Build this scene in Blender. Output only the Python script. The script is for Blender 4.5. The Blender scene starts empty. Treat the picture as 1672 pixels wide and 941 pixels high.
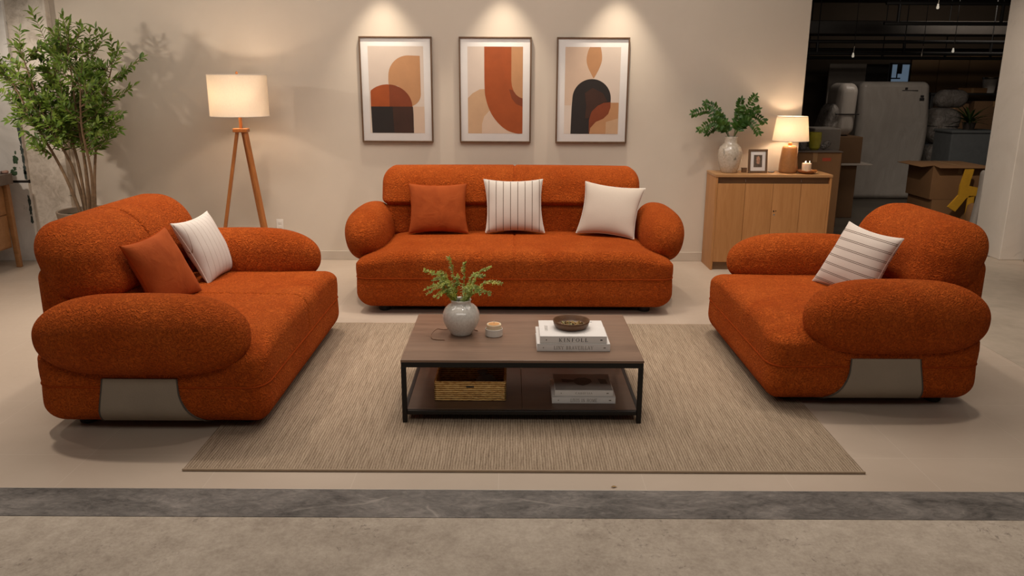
import bpy, math, random
from mathutils import Vector, Matrix, Euler, Quaternion
random.seed(7)
PI = math.pi
scene = bpy.context.scene
COL = scene.collection

# ------------------------------------------------------------------ camera, world, light, exposure
cam_d = bpy.data.cameras.new('camera')
cam_d.sensor_width = 36.0
cam_d.lens = 1300.0 / 1672.0 * 36.0
cam = bpy.data.objects.new('camera', cam_d)
COL.objects.link(cam)
PITCH = math.atan(340 / 1300)
cam.matrix_world = (Matrix.Translation((0, 0, 1.8)) @ Matrix.Rotation(PI / 2 - PITCH, 4, 'X') @ Matrix.Rotation(0.0045, 4, 'Z'))
scene.camera = cam

W = bpy.data.worlds.new('world'); scene.world = W; W.use_nodes = True
W.node_tree.nodes['Background'].inputs[0].default_value = (1.0, 0.86, 0.72, 1)
W.node_tree.nodes['Background'].inputs[1].default_value = 0.05
scene.view_settings.view_transform = 'Standard'
scene.view_settings.look = 'None'
scene.view_settings.gamma = 1.0
scene.view_settings.use_curve_mapping = False
scene.view_settings.exposure = 0.07


def area_light(name, loc, target, size, power, color, spread=PI):
    d = bpy.data.lights.new(name, 'AREA'); d.shape = 'RECTANGLE'; d.size = size[0]; d.size_y = size[1]
    d.energy = power; d.color = color; d.spread = spread
    o = bpy.data.objects.new(name, d); COL.objects.link(o); o.location = loc
    o.rotation_euler = (Vector(target) - Vector(loc)).to_track_quat('-Z', 'Y').to_euler()
    return o


def spot_light(name, loc, target, power, color, angle, blend=0.6, radius=0.05):
    d = bpy.data.lights.new(name, 'SPOT'); d.energy = power; d.color = color
    d.spot_size = angle; d.spot_blend = blend; d.shadow_soft_size = radius
    o = bpy.data.objects.new(name, d); COL.objects.link(o); o.location = loc
    o.rotation_euler = (Vector(target) - Vector(loc)).to_track_quat('-Z', 'Y').to_euler()
    return o


WARM = (1.0, 0.88, 0.76)
SOFT = (1.0, 0.92, 0.84)
# big unseen area fills, added overhead and at the front for ambient light
area_light('overhead_fill', (-0.4, 5.5, 3.9), (-0.4, 5.6, 0), (5.5, 2.6), 115, SOFT)
area_light('front_fill', (0.0, 0.7, 3.3), (0.0, 2.6, 0), (5.0, 1.0), 44, SOFT)
# ceiling downlights; the far-left and column-side ones are added for brightness
for (dx, dy, p) in ((-2.9, 4.4, 150), (0.2, 3.7, 50), (2.5, 4.2, 85), (-1.7, 6.1, 165), (1.7, 6.1, 130), (0.0, 5.5, 85), (3.9, 6.4, 110), (-4.6, 5.0, 200)):
    spot_light('ceiling_downlight', (dx, dy, 3.6), (dx, dy + 0.1, 0), p, WARM, 1.5, 0.8, 0.07)
spot_light('column_fill_spot', (3.0, 6.0, 3.5), (5.2, 8.2, 1.3), 260, WARM, 0.9, 0.8, 0.07)  # added spot that brightens the column's left face
spot_light('pier_fill_spot', (-4.9, 4.6, 3.4), (-4.8, 7.9, 1.15), 190, WARM, 0.7, 0.8, 0.07)  # added spot that brightens the plaster pier and white panel
# weak fill lights added to lift the dark storage area
area_light('storage_fill', (5.2, 10.0, 3.25), (5.7, 11.5, 0), (1.2, 0.4), 17, WARM)
area_light('storage_rear_fill', (7.6, 13.0, 3.22), (8.2, 16.0, 1.2), (1.6, 0.3), 8, WARM, 1.9)  # added fill for the boards and sheets at the rear
# picture spotlights grazing the wall
for sx in (-1.243, -0.094, 1.002):
    spot_light('picture_spotlight', (sx, 7.72, 2.98), (sx, 7.80, 0), 80, (1.0, 0.88, 0.72), 1.16, 0.85, 0.03)
# track spot beside the tree
spot_light('track_spotlight', (-5.6, 6.0, 2.6), (-3.3, 7.9, 1.5), 110, WARM, 1.1, 0.7, 0.05)


# ------------------------------------------------------------------ materials
def lin(c):
    c = c / 255.0
    return c / 12.92 if c <= 0.04045 else ((c + 0.055) / 1.055) ** 2.4


def rgb(r, g, b):
    return (lin(r), lin(g), lin(b), 1.0)


class NT:
    def __init__(s, name):
        s.m = bpy.data.materials.new(name); s.m.use_nodes = True
        s.t = s.m.node_tree; s.n = s.t.nodes; s.l = s.t.links
        s.b = s.n['Principled BSDF']; s.out = s.n['Material Output']
        s._tc = None

    def new(s, typ, **kw):
        n = s.n.new(typ)
        for k, v in kw.items():
            setattr(n, k, v)
        return n

    def link(s, a, b):
        s.l.new(a, b)

    def coord(s, scale=(1, 1, 1), rot=(0, 0, 0)):
        if s._tc is None:
            s._tc = s.new('ShaderNodeTexCoord')
        mp = s.new('ShaderNodeMapping')
        mp.inputs['Scale'].default_value = scale; mp.inputs['Rotation'].default_value = rot
        s.link(s._tc.outputs['Object'], mp.inputs['Vector'])
        return mp.outputs['Vector']

    def noise(s, vec, scale, detail=4, rough=0.5, dist=0.0):
        n = s.new('ShaderNodeTexNoise')
        n.inputs['Scale'].default_value = scale; n.inputs['Detail'].default_value = detail
        n.inputs['Roughness'].default_value = rough; n.inputs['Distortion'].default_value = dist
        s.link(vec, n.inputs['Vector'])
        return n.outputs['Fac']

    def voronoi(s, vec, scale, feature='F1'):
        n = s.new('ShaderNodeTexVoronoi'); n.feature = feature; n.inputs['Scale'].default_value = scale
        s.link(vec, n.inputs['Vector'])
        return n.outputs['Distance']

    def wave(s, vec, scale, dist=0.0, dscale=1.0, direction='X', detail=2):
        n = s.new('ShaderNodeTexWave'); n.bands_direction = direction
        n.inputs['Scale'].default_value = scale; n.inputs['Distortion'].default_value = dist
        n.inputs['Detail Scale'].default_value = dscale; n.inputs['Detail'].default_value = detail
        s.link(vec, n.inputs['Vector'])
        return n.outputs['Fac']

    def ramp(s, fac, stops, interp='LINEAR'):
        r = s.new('ShaderNodeValToRGB'); r.color_ramp.interpolation = interp
        e = r.color_ramp.elements
        while len(e) < len(stops):
            e.new(0.5)
        for k, (p, c) in enumerate(stops):
            e[k].position = p; e[k].color = c
        s.link(fac, r.inputs['Fac'])
        return r.outputs['Color']

    def math(s, op, a, b=None, clamp=False):
        n = s.new('ShaderNodeMath', operation=op); n.use_clamp = clamp
        for k, v in enumerate((a, b)):
            if v is None:
                continue
            if isinstance(v, (int, float)):
                n.inputs[k].default_value = v
            else:
                s.link(v, n.inputs[k])
        return n.outputs[0]

    def mix(s, fac, a, b, blend='MIX'):
        n = s.new('ShaderNodeMix', data_type='RGBA', blend_type=blend)
        for sock, v in ((n.inputs[0], fac), (n.inputs[6], a), (n.inputs[7], b)):
            if isinstance(v, (int, float)):
                sock.default_value = v
            elif isinstance(v, tuple):
                sock.default_value = v
            else:
                s.link(v, sock)
        return n.outputs[2]

    def bump(s, height, strength=0.3, distance=0.01, prev=None):
        n = s.new('ShaderNodeBump'); n.inputs['Strength'].default_value = strength
        n.inputs['Distance'].default_value = distance
        s.link(height, n.inputs['Height'])
        if prev is not None:
            s.link(prev, n.inputs['Normal'])
        return n.outputs['Normal']

    def set(s, color=None, rough=None, normal=None, metal=None, spec=None, sheen=None, tint=None, coat=None):
        b = s.b
        if color is not None:
            if isinstance(color, tuple):
                b.inputs['Base Color'].default_value = color
            else:
                s.link(color, b.inputs['Base Color'])
        if rough is not None:
            if isinstance(rough, (int, float)):
                b.inputs['Roughness'].default_value = rough
            else:
                s.link(rough, b.inputs['Roughness'])
        if normal is not None:
            s.link(normal, b.inputs['Normal'])
        if metal is not None:
            b.inputs['Metallic'].default_value = metal
        if spec is not None:
            b.inputs['Specular IOR Level'].default_value = spec
        if sheen is not None:
            b.inputs['Sheen Weight'].default_value = sheen
            b.inputs['Sheen Roughness'].default_value = 0.45
            if tint:
                b.inputs['Sheen Tint'].default_value = tint
        if coat is not None:
            b.inputs['Coat Weight'].default_value = coat
        return s.m


def plain(name, c, rough=0.5, metal=0.0, var=0.08, scale=12.0, bump=0.0, bscale=60, spec=0.5, coat=None):
    t = NT(name); v = t.coord()
    f = t.noise(v, scale, 4, 0.55)
    k0, k1 = 1 - var, 1 + var
    col = t.ramp(f, [(0.3, (c[0] * k0, c[1] * k0, c[2] * k0, 1)), (0.7, (min(1, c[0] * k1), min(1, c[1] * k1), min(1, c[2] * k1), 1))])
    nrm = None
    if bump:
        nrm = t.bump(t.noise(v, bscale, 3, 0.6), bump, 0.004)
    return t.set(col, rough, nrm, metal, spec, coat=coat)


def boucle(name, dark, mid, light, sc=1.0, strength=0.85):
    t = NT(name); v = t.coord()
    wob = t.noise(v, 30 * sc, 2, 0.55, 1.8)            # curly pile
    fine = t.noise(v, 150 * sc, 2, 0.6, 0.8)
    broad = t.noise(v, 3.2, 3, 0.6, 0.4)
    vor = t.voronoi(v, 85 * sc, 'F1')
    worm = t.math('ABSOLUTE', t.math('SUBTRACT', wob, 0.5))
    worm = t.math('MULTIPLY', worm, 5.0, True)
    h = t.math('ADD', t.math('MULTIPLY', worm, 0.75), t.math('ADD', t.math('MULTIPLY', fine, 0.5), t.math('MULTIPLY', vor, 0.4)))
    c0 = t.ramp(broad, [(0.3, mid), (0.7, light)])
    c1 = t.mix(t.ramp(h, [(0.25, (1, 1, 1, 1)), (0.75, (0, 0, 0, 1))]), c0, dark)
    n = t.bump(h, strength, 0.012)
    return t.set(c1, 0.95, n, spec=0.1, sheen=0.4, tint=(light[0], light[1], light[2], 1))


def wood(name, dark, light, scale=1.0, axis='Z', rough=0.5, bump=0.05, bands=9):
    t = NT(name)
    s = {'X': (1.2, 14, 14), 'Y': (14, 1.2, 14), 'Z': (14, 14, 1.2)}[axis]
    v = t.coord(tuple(q * scale for q in s))
    f = t.noise(v, 1.3, 5, 0.6, 1.2)
    g = t.noise(v, 8, 3, 0.6)
    h = t.math('ADD', t.math('MULTIPLY', f, 0.7), t.math('MULTIPLY', g, 0.3))
    col = t.ramp(h, [(0.32, dark), (0.68, light)])
    return t.set(col, rough, t.bump(h, bump, 0.004), spec=0.4)


M = {}
OR_D, OR_M, OR_L = rgb(124, 46, 12), rgb(168, 72, 20), rgb(186, 89, 32)
M['boucle'] = boucle('rust_boucle', OR_D, OR_M, OR_L)
t = NT('rust_velvet'); v = t.coord()
f = t.noise(v, 5, 4, 0.6, 0.6)
M['velvet'] = t.set(t.ramp(f, [(0.3, rgb(144, 64, 26)), (0.7, rgb(170, 82, 36))]), 0.9, t.bump(t.noise(v, 260, 2, 0.6), 0.35, 0.003, t.bump(t.noise(v, 9, 3, 0.5, 1.0), 0.35, 0.02)), spec=0.15, sheen=0.3, tint=rgb(200, 110, 60))
M['rust_thread'] = plain('rust_thread', rgb(152, 62, 20), 0.95, spec=0.05)
M['dark_thread'] = plain('dark_seam', rgb(92, 28, 8), 0.95)
M['grey_leather'] = plain('grey_leather', rgb(142, 129, 113), 0.62, var=0.06, scale=5, bump=0.35, bscale=130, spec=0.35)
M['grey_edge'] = plain('grey_leather_edge', rgb(74, 66, 57), 0.7)
M['foot'] = plain('black_plastic', rgb(22, 20, 19), 0.5)


def linen(name, c, stripe=None):
    """cream woven cushion cloth; stripe = (pitch, half width, colour, double, offset) across local x or z"""
    t = NT(name); v = t.coord()
    weave = t.noise(t.coord((400, 400, 400)), 1.0, 2, 0.5)
    fold = t.noise(v, 7, 2, 0.5, 0.2)
    k = 0.9
    col = t.ramp(weave, [(0.3, (c[0] * k, c[1] * k, c[2] * k, 1)), (0.7, c)])
    if stripe:
        axis, pitch, hw, sc, gap, off = stripe
        sep = t.new('ShaderNodeSeparateXYZ'); t.link(t._tc.outputs['Object'], sep.inputs[0])
        x = sep.outputs[axis]
        fr = t.math('FRACT', t.math('ADD', t.math('DIVIDE', x, pitch), 10.5 + off))
        d = t.math('ABSOLUTE', t.math('SUBTRACT', fr, 0.5))
        if gap:
            d = t.math('ABSOLUTE', t.math('SUBTRACT', d, gap / pitch))
        msk = t.math('LESS_THAN', d, hw / pitch)
        col = t.mix(msk, col, sc)
    n = t.bump(weave, 0.2, 0.002, t.bump(fold, 0.12, 0.02))
    return t.set(col, 0.9, n, spec=0.2, sheen=0.1)


M['linen'] = linen('oatmeal_linen', rgb(206, 190, 174))
M['stripe_bold'] = linen('cream_cloth_with_dark_stripes', rgb(212, 200, 188), (0, 0.0615, 0.0026, rgb(92, 70, 54), 0, 0.5))
M['stripe_fine'] = linen('cream_cloth_with_faint_stripes', rgb(214, 203, 193), (0, 0.052, 0.0012, rgb(150, 126, 106), 0, 0.15))
M['stripe_double'] = linen('cream_cloth_with_double_stripes', rgb(214, 200, 188), (2, 0.058, 0.0018, rgb(92, 72, 56), 0.0045, 0.1))
M['cream_cord'] = plain('cream_cord', rgb(222, 212, 200), 0.85)

# table
M['walnut_top'] = wood('grey_brown_veneer', rgb(104, 81, 66), rgb(134, 107, 88), 0.55, 'X', 0.33, 0.03)
M['walnut_shelf'] = wood('dark_brown_veneer', rgb(76, 55, 43), rgb(96, 72, 57), 0.55, 'X', 0.36, 0.03)
M['black_metal'] = plain('black_steel', rgb(28, 26, 25), 0.45, 0.2, 0.05, spec=0.4)
M['oak'] = wood('light_oak', rgb(168, 114, 64), rgb(188, 134, 82), 0.8, 'Z', 0.45, 0.03)
M['oak_x'] = wood('light_oak_top', rgb(168, 122, 78), rgb(192, 146, 98), 0.8, 'X', 0.38, 0.03)
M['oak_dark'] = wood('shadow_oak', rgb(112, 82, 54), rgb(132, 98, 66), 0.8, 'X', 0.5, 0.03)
M['lamp_wood'] = wood('honey_wood', rgb(150, 88, 40), rgb(182, 114, 60), 1.0, 'Z', 0.4, 0.03)
M['side_wood'] = wood('teak_wood', rgb(140, 96, 56), rgb(166, 118, 74), 0.7, 'X', 0.45, 0.03)
M['frame_wood'] = wood('brown_frame_wood', rgb(92, 68, 48), rgb(116, 88, 64), 1.5, 'Z', 0.45, 0.03)
M['mat_board'] = plain('white_mat_board', rgb(226, 220, 214), 0.8, var=0.02)
M['paper_white'] = plain('white_paper', rgb(224, 218, 212), 0.55, var=0.03)
M['page'] = plain('page_block', rgb(206, 196, 182), 0.8, var=0.1, scale=200)
M['ink'] = plain('dark_ink', rgb(48, 44, 42), 0.6)
M['ink_soft'] = plain('faded_ink', rgb(128, 116, 102), 0.6)
M['cover_grey'] = plain('grey_printed_cover', rgb(146, 136, 128), 0.5, var=0.12, scale=9)
M['cover_dark'] = plain('dark_printed_vessel', rgb(62, 52, 46), 0.5)
# floor and walls
t = NT('beige_wall_paint'); v = t.coord()
f = t.noise(v, 1.3, 4, 0.6)
M['wall'] = t.set(t.ramp(f, [(0.3, rgb(206, 192, 175)), (0.7, rgb(213, 199, 182))]), 0.85, t.bump(t.noise(v, 160, 3), 0.05, 0.002), spec=0.2)
M['base_paint'] = plain('baseboard_paint', rgb(198, 184, 167), 0.6, var=0.02)

t = NT('beige_floor_tile'); v = t.coord()
br = t.new('ShaderNodeTexBrick'); br.offset = 0.0
for k, val in (('Scale', 1.0), ('Mortar Size', 0.0016), ('Mortar Smooth', 0.2), ('Brick Width', 0.672), ('Row Height', 0.672)):
    br.inputs[k].default_value = val
br.inputs['Color1'].default_value = rgb(184, 166, 148); br.inputs['Color2'].default_value = rgb(188, 170, 152)
br.inputs['Mortar'].default_value = rgb(204, 190, 174)
mp = t.new('ShaderNodeMapping'); t.link(t._tc.outputs['Object'], mp.inputs[0]); mp.inputs['Location'].default_value = (0.73 - 0.672 * 10 + 6.72, 0.44, 0)
t.link(mp.outputs[0], br.inputs['Vector'])
f = t.noise(v, 1.1, 5, 0.6, 0.5)
g = t.noise(v, 22, 4, 0.6)
cc = t.mix(0.35, br.outputs['Color'], t.ramp(f, [(0.3, rgb(166, 148, 130)), (0.7, rgb(196, 178, 160))]))
M['tile'] = t.set(cc, t.math('ADD', 0.3, t.math('MULTIPLY', g, 0.18)), t.bump(t.noise(v, 6, 3), 0.03, 0.01), spec=0.45)

t = NT('foreground_concrete'); v = t.coord()
a = t.noise(v, 1.6, 6, 0.65, 0.4); b_ = t.noise(v, 14, 6, 0.7, 0.3); c_ = t.noise(v, 60, 4, 0.7)
h = t.math('ADD', t.math('MULTIPLY', a, 0.5), t.math('ADD', t.math('MULTIPLY', b_, 0.35), t.math('MULTIPLY', c_, 0.25)))
pit = t.ramp(t.noise(v, 26, 5, 0.75, 0.6), [(0.56, (0, 0, 0, 1)), (0.66, (1, 1, 1, 1))])
pit = t.math('MULTIPLY', pit, t.ramp(t.noise(v, 1.9, 3, 0.6), [(0.46, (0, 0, 0, 1)), (0.60, (1, 1, 1, 1))]))
col = t.ramp(h, [(0.36, rgb(136, 122, 108)), (0.55, rgb(172, 158, 142)), (0.72, rgb(196, 182, 166))])
col = t.mix(t.math('MULTIPLY', pit, 0.6), col, rgb(84, 74, 66))
M['concrete'] = t.set(col, 0.82, t.bump(h, 0.5, 0.012), spec=0.25)

t = NT('grey_side_concrete'); v = t.coord()
a = t.noise(v, 1.2, 5, 0.6, 0.6); b_ = t.noise(v, 9, 4, 0.6)
h = t.math('ADD', t.math('MULTIPLY', a, 0.7), t.math('MULTIPLY', b_, 0.3))
M['side_concrete'] = t.set(t.ramp(h, [(0.35, rgb(156, 142, 125)), (0.65, rgb(186, 170, 152))]), 0.5, t.bump(h, 0.1, 0.01), spec=0.4)
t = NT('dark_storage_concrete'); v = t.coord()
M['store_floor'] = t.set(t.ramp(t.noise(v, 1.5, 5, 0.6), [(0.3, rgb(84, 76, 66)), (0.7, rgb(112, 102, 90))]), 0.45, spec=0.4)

t = NT('dark_threshold_stone'); v = t.coord((1, 1.8, 1))
a = t.noise(v, 2.4, 7, 0.68, 1.2); b_ = t.noise(v, 16, 6, 0.7, 1.5)
h = t.math('ADD', t.math('MULTIPLY', a, 0.6), t.math('MULTIPLY', b_, 0.4))
col = t.ramp(h, [(0.36, rgb(66, 61, 57)), (0.52, rgb(112, 105, 99)), (0.68, rgb(148, 139, 131))])
mv = t.new('ShaderNodeMapping'); mv.inputs['Scale'].default_value = (0.9, 1.1, 1)
nz = t.new('ShaderNodeTexNoise'); nz.inputs['Scale'].default_value = 5
t.link(t._tc.outputs['Object'], nz.inputs['Vector'])
av = t.new('ShaderNodeVectorMath', operation='MULTIPLY_ADD'); t.link(nz.outputs['Color'], av.inputs[0]); av.inputs[1].default_value = (0.10, 0.10, 0.0); t.link(t._tc.outputs['Object'], av.inputs[2])
t.link(av.outputs[0], mv.inputs[0])
crack = t.voronoi(mv.outputs[0], 1.1, 'DISTANCE_TO_EDGE')
cm = t.math('MULTIPLY', t.ramp(crack, [(0.0, (0.6, 0.6, 0.6, 1)), (0.005, (0, 0, 0, 1))]), t.ramp(t.noise(v, 1.7, 2), [(0.52, (0, 0, 0, 1)), (0.58, (1, 1, 1, 1))]))
col = t.mix(cm, col, rgb(168, 158, 148))
M['strip'] = t.set(col, 0.55, t.bump(h, 0.8, 0.015), spec=0.35)
M['steel_trim'] = plain('pale_metal_trim', rgb(206, 196, 184), 0.35, 0.6)

t = NT('woven_rug'); v = t.coord()
nz = t.noise(t.coord((70, 3.5, 1)), 1.0, 4, 0.7)
rib = t.wave(t.coord((1, 0.10, 1)), 24, 3.5, 4.0, 'X', 3)
kn = t.noise(t.coord((160, 55, 1)), 1.0, 3, 0.7)
h = t.math('ADD', t.math('MULTIPLY', rib, 0.26), t.math('ADD', t.math('MULTIPLY', nz, 0.60), t.math('MULTIPLY', kn, 0.45)))
br_ = t.noise(v, 1.4, 3, 0.6)
c0 = t.ramp(h, [(0.32, rgb(84, 69, 54)), (0.55, rgb(141, 122, 102)), (0.85, rgb(182, 162, 139))])
c0 = t.mix(t.math('MULTIPLY', br_, 0.3), c0, rgb(150, 126, 104))
M['rug'] = t.set(c0, 0.95, t.bump(h, 0.8, 0.008), spec=0.1)
M['rug_edge'] = plain('rug_binding', rgb(160, 138, 114), 0.95, bump=0.6, bscale=150)

t = NT('old_plaster'); v = t.coord()
a = t.noise(v, 2.2, 7, 0.65, 1.0); b_ = t.noise(v, 12, 5, 0.7, 1.5)
h = t.math('ADD', t.math('MULTIPLY', a, 0.6), t.math('MULTIPLY', b_, 0.4))
col = t.ramp(h, [(0.34, rgb(172, 158, 142)), (0.5, rgb(212, 200, 185)), (0.7, rgb(228, 218, 206))])
spot = t.ramp(t.noise(v, 7, 4, 0.6, 0.5), [(0.70, (0, 0, 0, 1)), (0.75, (1, 1, 1, 1))])
col = t.mix(spot, col, rgb(104, 96, 84))
M['plaster'] = t.set(col, 0.9, t.bump(h, 0.35, 0.015), spec=0.15)
t = NT('white_distressed_paint'); v = t.coord()
a = t.noise(v, 3.0, 6, 0.65, 0.6)
col = t.ramp(a, [(0.3, rgb(206, 199, 190)), (0.6, rgb(230, 224, 216))])
spot = t.ramp(t.noise(v, 5, 5, 0.65, 0.8), [(0.66, (0, 0, 0, 1)), (0.70, (1, 1, 1, 1))])
M['white_panel'] = t.set(t.mix(spot, col, rgb(120, 112, 100)), 0.7, t.bump(a, 0.15, 0.01), spec=0.2)
t = NT('white_column_paint'); v = t.coord()
a = t.noise(v, 1.6, 6, 0.62, 0.8)
low = t.ramp(t.noise(t.coord((4, 4, 2.0)), 1.2, 6, 0.7, 1.5), [(0.60, (0, 0, 0, 1)), (0.74, (1, 1, 1, 1))])
col = t.mix(t.math('MULTIPLY', low, 0.35), t.ramp(a, [(0.3, rgb(204, 192, 178)), (0.7, rgb(216, 205, 192))]), rgb(128, 116, 102))
M['column'] = t.set(col, 0.85, t.bump(a, 0.12, 0.01), spec=0.2)
M['green_paint'] = plain('peeling_green_paint', rgb(58, 82, 52), 0.8, var=0.4, scale=40)
M['dark_green_paint'] = plain('dark_green_edge_paint', rgb(62, 72, 66), 0.8, var=0.4, scale=40)
M['dark_gap'] = plain('dark_groove', rgb(40, 34, 30), 0.9)

# vases, pots, leaves
t = NT('pale_grey_glaze'); v = t.coord()
f = t.noise(v, 90, 4, 0.7); g = t.noise(v, 8, 3, 0.6)
M['grey_glaze'] = t.set(t.mix(0.5, t.ramp(f, [(0.35, rgb(200, 192, 181)), (0.6, rgb(232, 226, 217))]), t.ramp(g, [(0.3, rgb(212, 204, 194)), (0.7, rgb(232, 226, 217))])), 0.12, spec=0.6, coat=0.6)
t = NT('speckled_cream_glaze'); v = t.coord()
f = t.noise(v, 60, 5, 0.7); g = t.noise(t.coord((26, 26, 7)), 1.0, 4, 0.65)
col = t.ramp(f, [(0.3, rgb(176, 160, 140)), (0.65, rgb(206, 192, 174))])
sep = t.new('ShaderNodeSeparateXYZ'); t.link(t._tc.outputs['Object'], sep.inputs[0])
band = t.math('MULTIPLY', t.math('GREATER_THAN', sep.outputs[2], 0.13), t.math('LESS_THAN', sep.outputs[2], 0.235))
drip = t.math('MULTIPLY', band, t.ramp(g, [(0.58, (0, 0, 0, 1)), (0.66, (1, 1, 1, 1))]))
M['cream_glaze'] = t.set(t.mix(t.math('MULTIPLY', drip, 0.75), col, rgb(92, 88, 80)), 0.2, spec=0.6, coat=0.3)
M['pot'] = plain('taupe_pot', rgb(140, 122, 104), 0.7, var=0.06)
M['soil'] = plain('mossy_soil', rgb(74, 66, 40), 0.95, var=0.5, scale=30, bump=0.8, bscale=40)
M['bark'] = plain('grey_brown_bark', rgb(124, 98, 72), 0.85, var=0.25, scale=25, bump=0.5, bscale=80)


def leafmat(name, c1, c2, c3, rough=0.45):
    t = NT(name); v = t.coord()
    f = t.noise(v, 14, 2, 0.6)
    col = t.ramp(f, [(0.3, c1), (0.5, c2), (0.72, c3)])
    m = t.set(col, rough, spec=0.4)
    tr = t.new('ShaderNodeBsdfTranslucent'); t.link(col, tr.inputs['Color'])
    mx = t.new('ShaderNodeMixShader'); mx.inputs[0].default_value = 0.25
    t.link(t.b.outputs[0], mx.inputs[1]); t.link(tr.outputs[0], mx.inputs[2]); t.link(mx.outputs[0], t.out.inputs[0])
    return m


M['leaf_tree'] = leafmat('tree_leaf', rgb(66, 92, 28), rgb(108, 134, 50), rgb(152, 168, 74))
M['leaf_ruscus'] = leafmat('dark_green_leaf', rgb(44, 76, 22), rgb(66, 100, 34), rgb(92, 124, 48))
M['leaf_fern'] = leafmat('feathery_leaf', rgb(114, 136, 60), rgb(158, 170, 80), rgb(206, 198, 80))
M['stem_green'] = plain('green_stem', rgb(90, 96, 48), 0.7)


def shade_mat(name, c, emit):
    t = NT(name); v = t.coord()
    wv = t.noise(t.coord((300, 300, 60)), 1.0, 2, 0.5)
    col = t.ramp(wv, [(0.3, (c[0] * 0.93, c[1] * 0.93, c[2] * 0.93, 1)), (0.7, c)])
    t.set(col, 0.9, spec=0.1)
    tr = t.new('ShaderNodeBsdfTranslucent'); t.link(col, tr.inputs['Color'])
    mx = t.new('ShaderNodeMixShader'); mx.inputs[0].default_value = 0.34
    t.link(t.b.outputs[0], mx.inputs[1]); t.link(tr.outputs[0], mx.inputs[2]); t.link(mx.outputs[0], t.out.inputs[0])
    return t.m


M['shade'] = shade_mat('linen_lamp_shade', rgb(246, 236, 220), 0)
t = NT('glowing_bulb'); t.b.inputs['Emission Color'].default_value = (1, 0.75, 0.45, 1); t.b.inputs['Emission Strength'].default_value = 6; M['bulb'] = t.m
M['caramel'] = plain('caramel_glaze', rgb(156, 108, 64), 0.3, var=0.12, scale=40, bump=0.15, bscale=40)
M['wax'] = plain('cream_wax', rgb(236, 214, 182), 0.5, var=0.03)
M['wax'].node_tree.nodes['Principled BSDF'].inputs['Subsurface Weight'].default_value = 0.2
M['amber_wax'] = plain('amber_wax', rgb(206, 150, 92), 0.4)
M['white_ceramic'] = plain('white_ceramic', rgb(222, 214, 204), 0.3, var=0.03)
M['bowl_wood'] = wood('dark_turned_wood', rgb(84, 56, 36), rgb(112, 78, 52), 2.0, 'X', 0.4, 0.04)
M['dried'] = plain('dried_petals', rgb(150, 118, 70), 0.9, var=0.4, scale=60)
M['dried_green'] = plain('dried_buds', rgb(140, 132, 84), 0.9, var=0.3, scale=60)
M['tray'] = plain('amber_tray', rgb(158, 98, 48), 0.35, var=0.15)
M['cable'] = plain('copper_cable', rgb(120, 84, 56), 0.5)
t = NT('woven_seagrass'); v = t.coord()
row = t.wave(t.coord((0.25, 0.25, 1)), 26, 2.5, 6.0, 'Z', 3)
tw = t.noise(t.coord((55, 55, 160)), 1.0, 3, 0.7)
h = t.math('ADD', t.math('MULTIPLY', row, 0.55), t.math('MULTIPLY', tw, 0.55))
M['wicker'] = t.set(t.ramp(h, [(0.3, rgb(150, 94, 40)), (0.45, rgb(232, 176, 98)), (0.8, rgb(244, 204, 136))]), 0.75, t.bump(h, 1.0, 0.008), spec=0.25)
M['pouch'] = plain('grey_cloth', rgb(140, 134, 128), 0.9, var=0.15, scale=20, bump=0.5, bscale=30)
M['flame'] = None
t = NT('candle_flame'); t.b.inputs['Emission Color'].default_value = (1, 0.8, 0.5, 1); t.b.inputs['Emission Strength'].default_value = 3; M['flame'] = t.m
M['outlet'] = plain('white_plastic', rgb(226, 218, 208), 0.4, var=0.02)
M['metal_lock'] = plain('brushed_steel', rgb(190, 184, 176), 0.3, 0.9)
M['grey_slab'] = plain('grey_stone_top', rgb(112, 98, 88), 0.6, var=0.1)
M['pink'] = plain('dusty_pink_cloth', rgb(178, 140, 124), 0.8, var=0.2, scale=30)
M['dark_vase'] = plain('charcoal_glaze', rgb(66, 58, 52), 0.4)

# storage room
M['cardboard'] = plain('cardboard', rgb(134, 96, 60), 0.85, var=0.08, scale=3)
M['cardboard_dark'] = plain('dull_cardboard', rgb(112, 82, 54), 0.85, var=0.1, scale=3)
M['tape'] = plain('packing_tape', rgb(160, 124, 84), 0.35)
M['red_mark'] = plain('red_print', rgb(176, 72, 44), 0.7)
t = NT('milky_plastic_wrap'); v = t.coord((1, 1, 0.4))
f = t.noise(v, 5, 5, 0.6, 1.8)
M['wrap'] = t.set(t.ramp(f, [(0.3, rgb(180, 170, 160)), (0.7, rgb(194, 185, 175))]), 0.34, t.bump(f, 0.3, 0.04), spec=0.5)
t = NT('clear_wrap'); v = t.coord()
f = t.noise(v, 7, 5, 0.65, 2.2)
M['wrap_clear'] = t.set(t.ramp(f, [(0.3, rgb(120, 110, 102)), (0.7, rgb(170, 162, 154))]), 0.25, t.bump(f, 0.8, 0.05), spec=0.6)
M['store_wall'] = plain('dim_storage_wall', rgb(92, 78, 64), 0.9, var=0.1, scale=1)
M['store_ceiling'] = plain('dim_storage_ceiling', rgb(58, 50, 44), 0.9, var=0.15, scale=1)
M['board'] = plain('brown_board', rgb(150, 118, 84), 0.85, var=0.06, scale=2)
M['white_board'] = plain('grey_white_board', rgb(170, 158, 146), 0.7, var=0.05, scale=3)
M['pipe'] = plain('black_pipe', rgb(24, 21, 19), 0.6)
M['duct'] = plain('dull_duct', rgb(66, 60, 54), 0.6, var=0.1)
M['yellow'] = plain('yellow_board', rgb(206, 152, 36), 0.6, var=0.08)
M['slate_box'] = plain('slate_fabric_box', rgb(86, 88, 88), 0.8, var=0.1)
M['glass_green'] = plain('yellow_green_glass', rgb(166, 156, 52), 0.15, var=0.25, scale=12)
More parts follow.
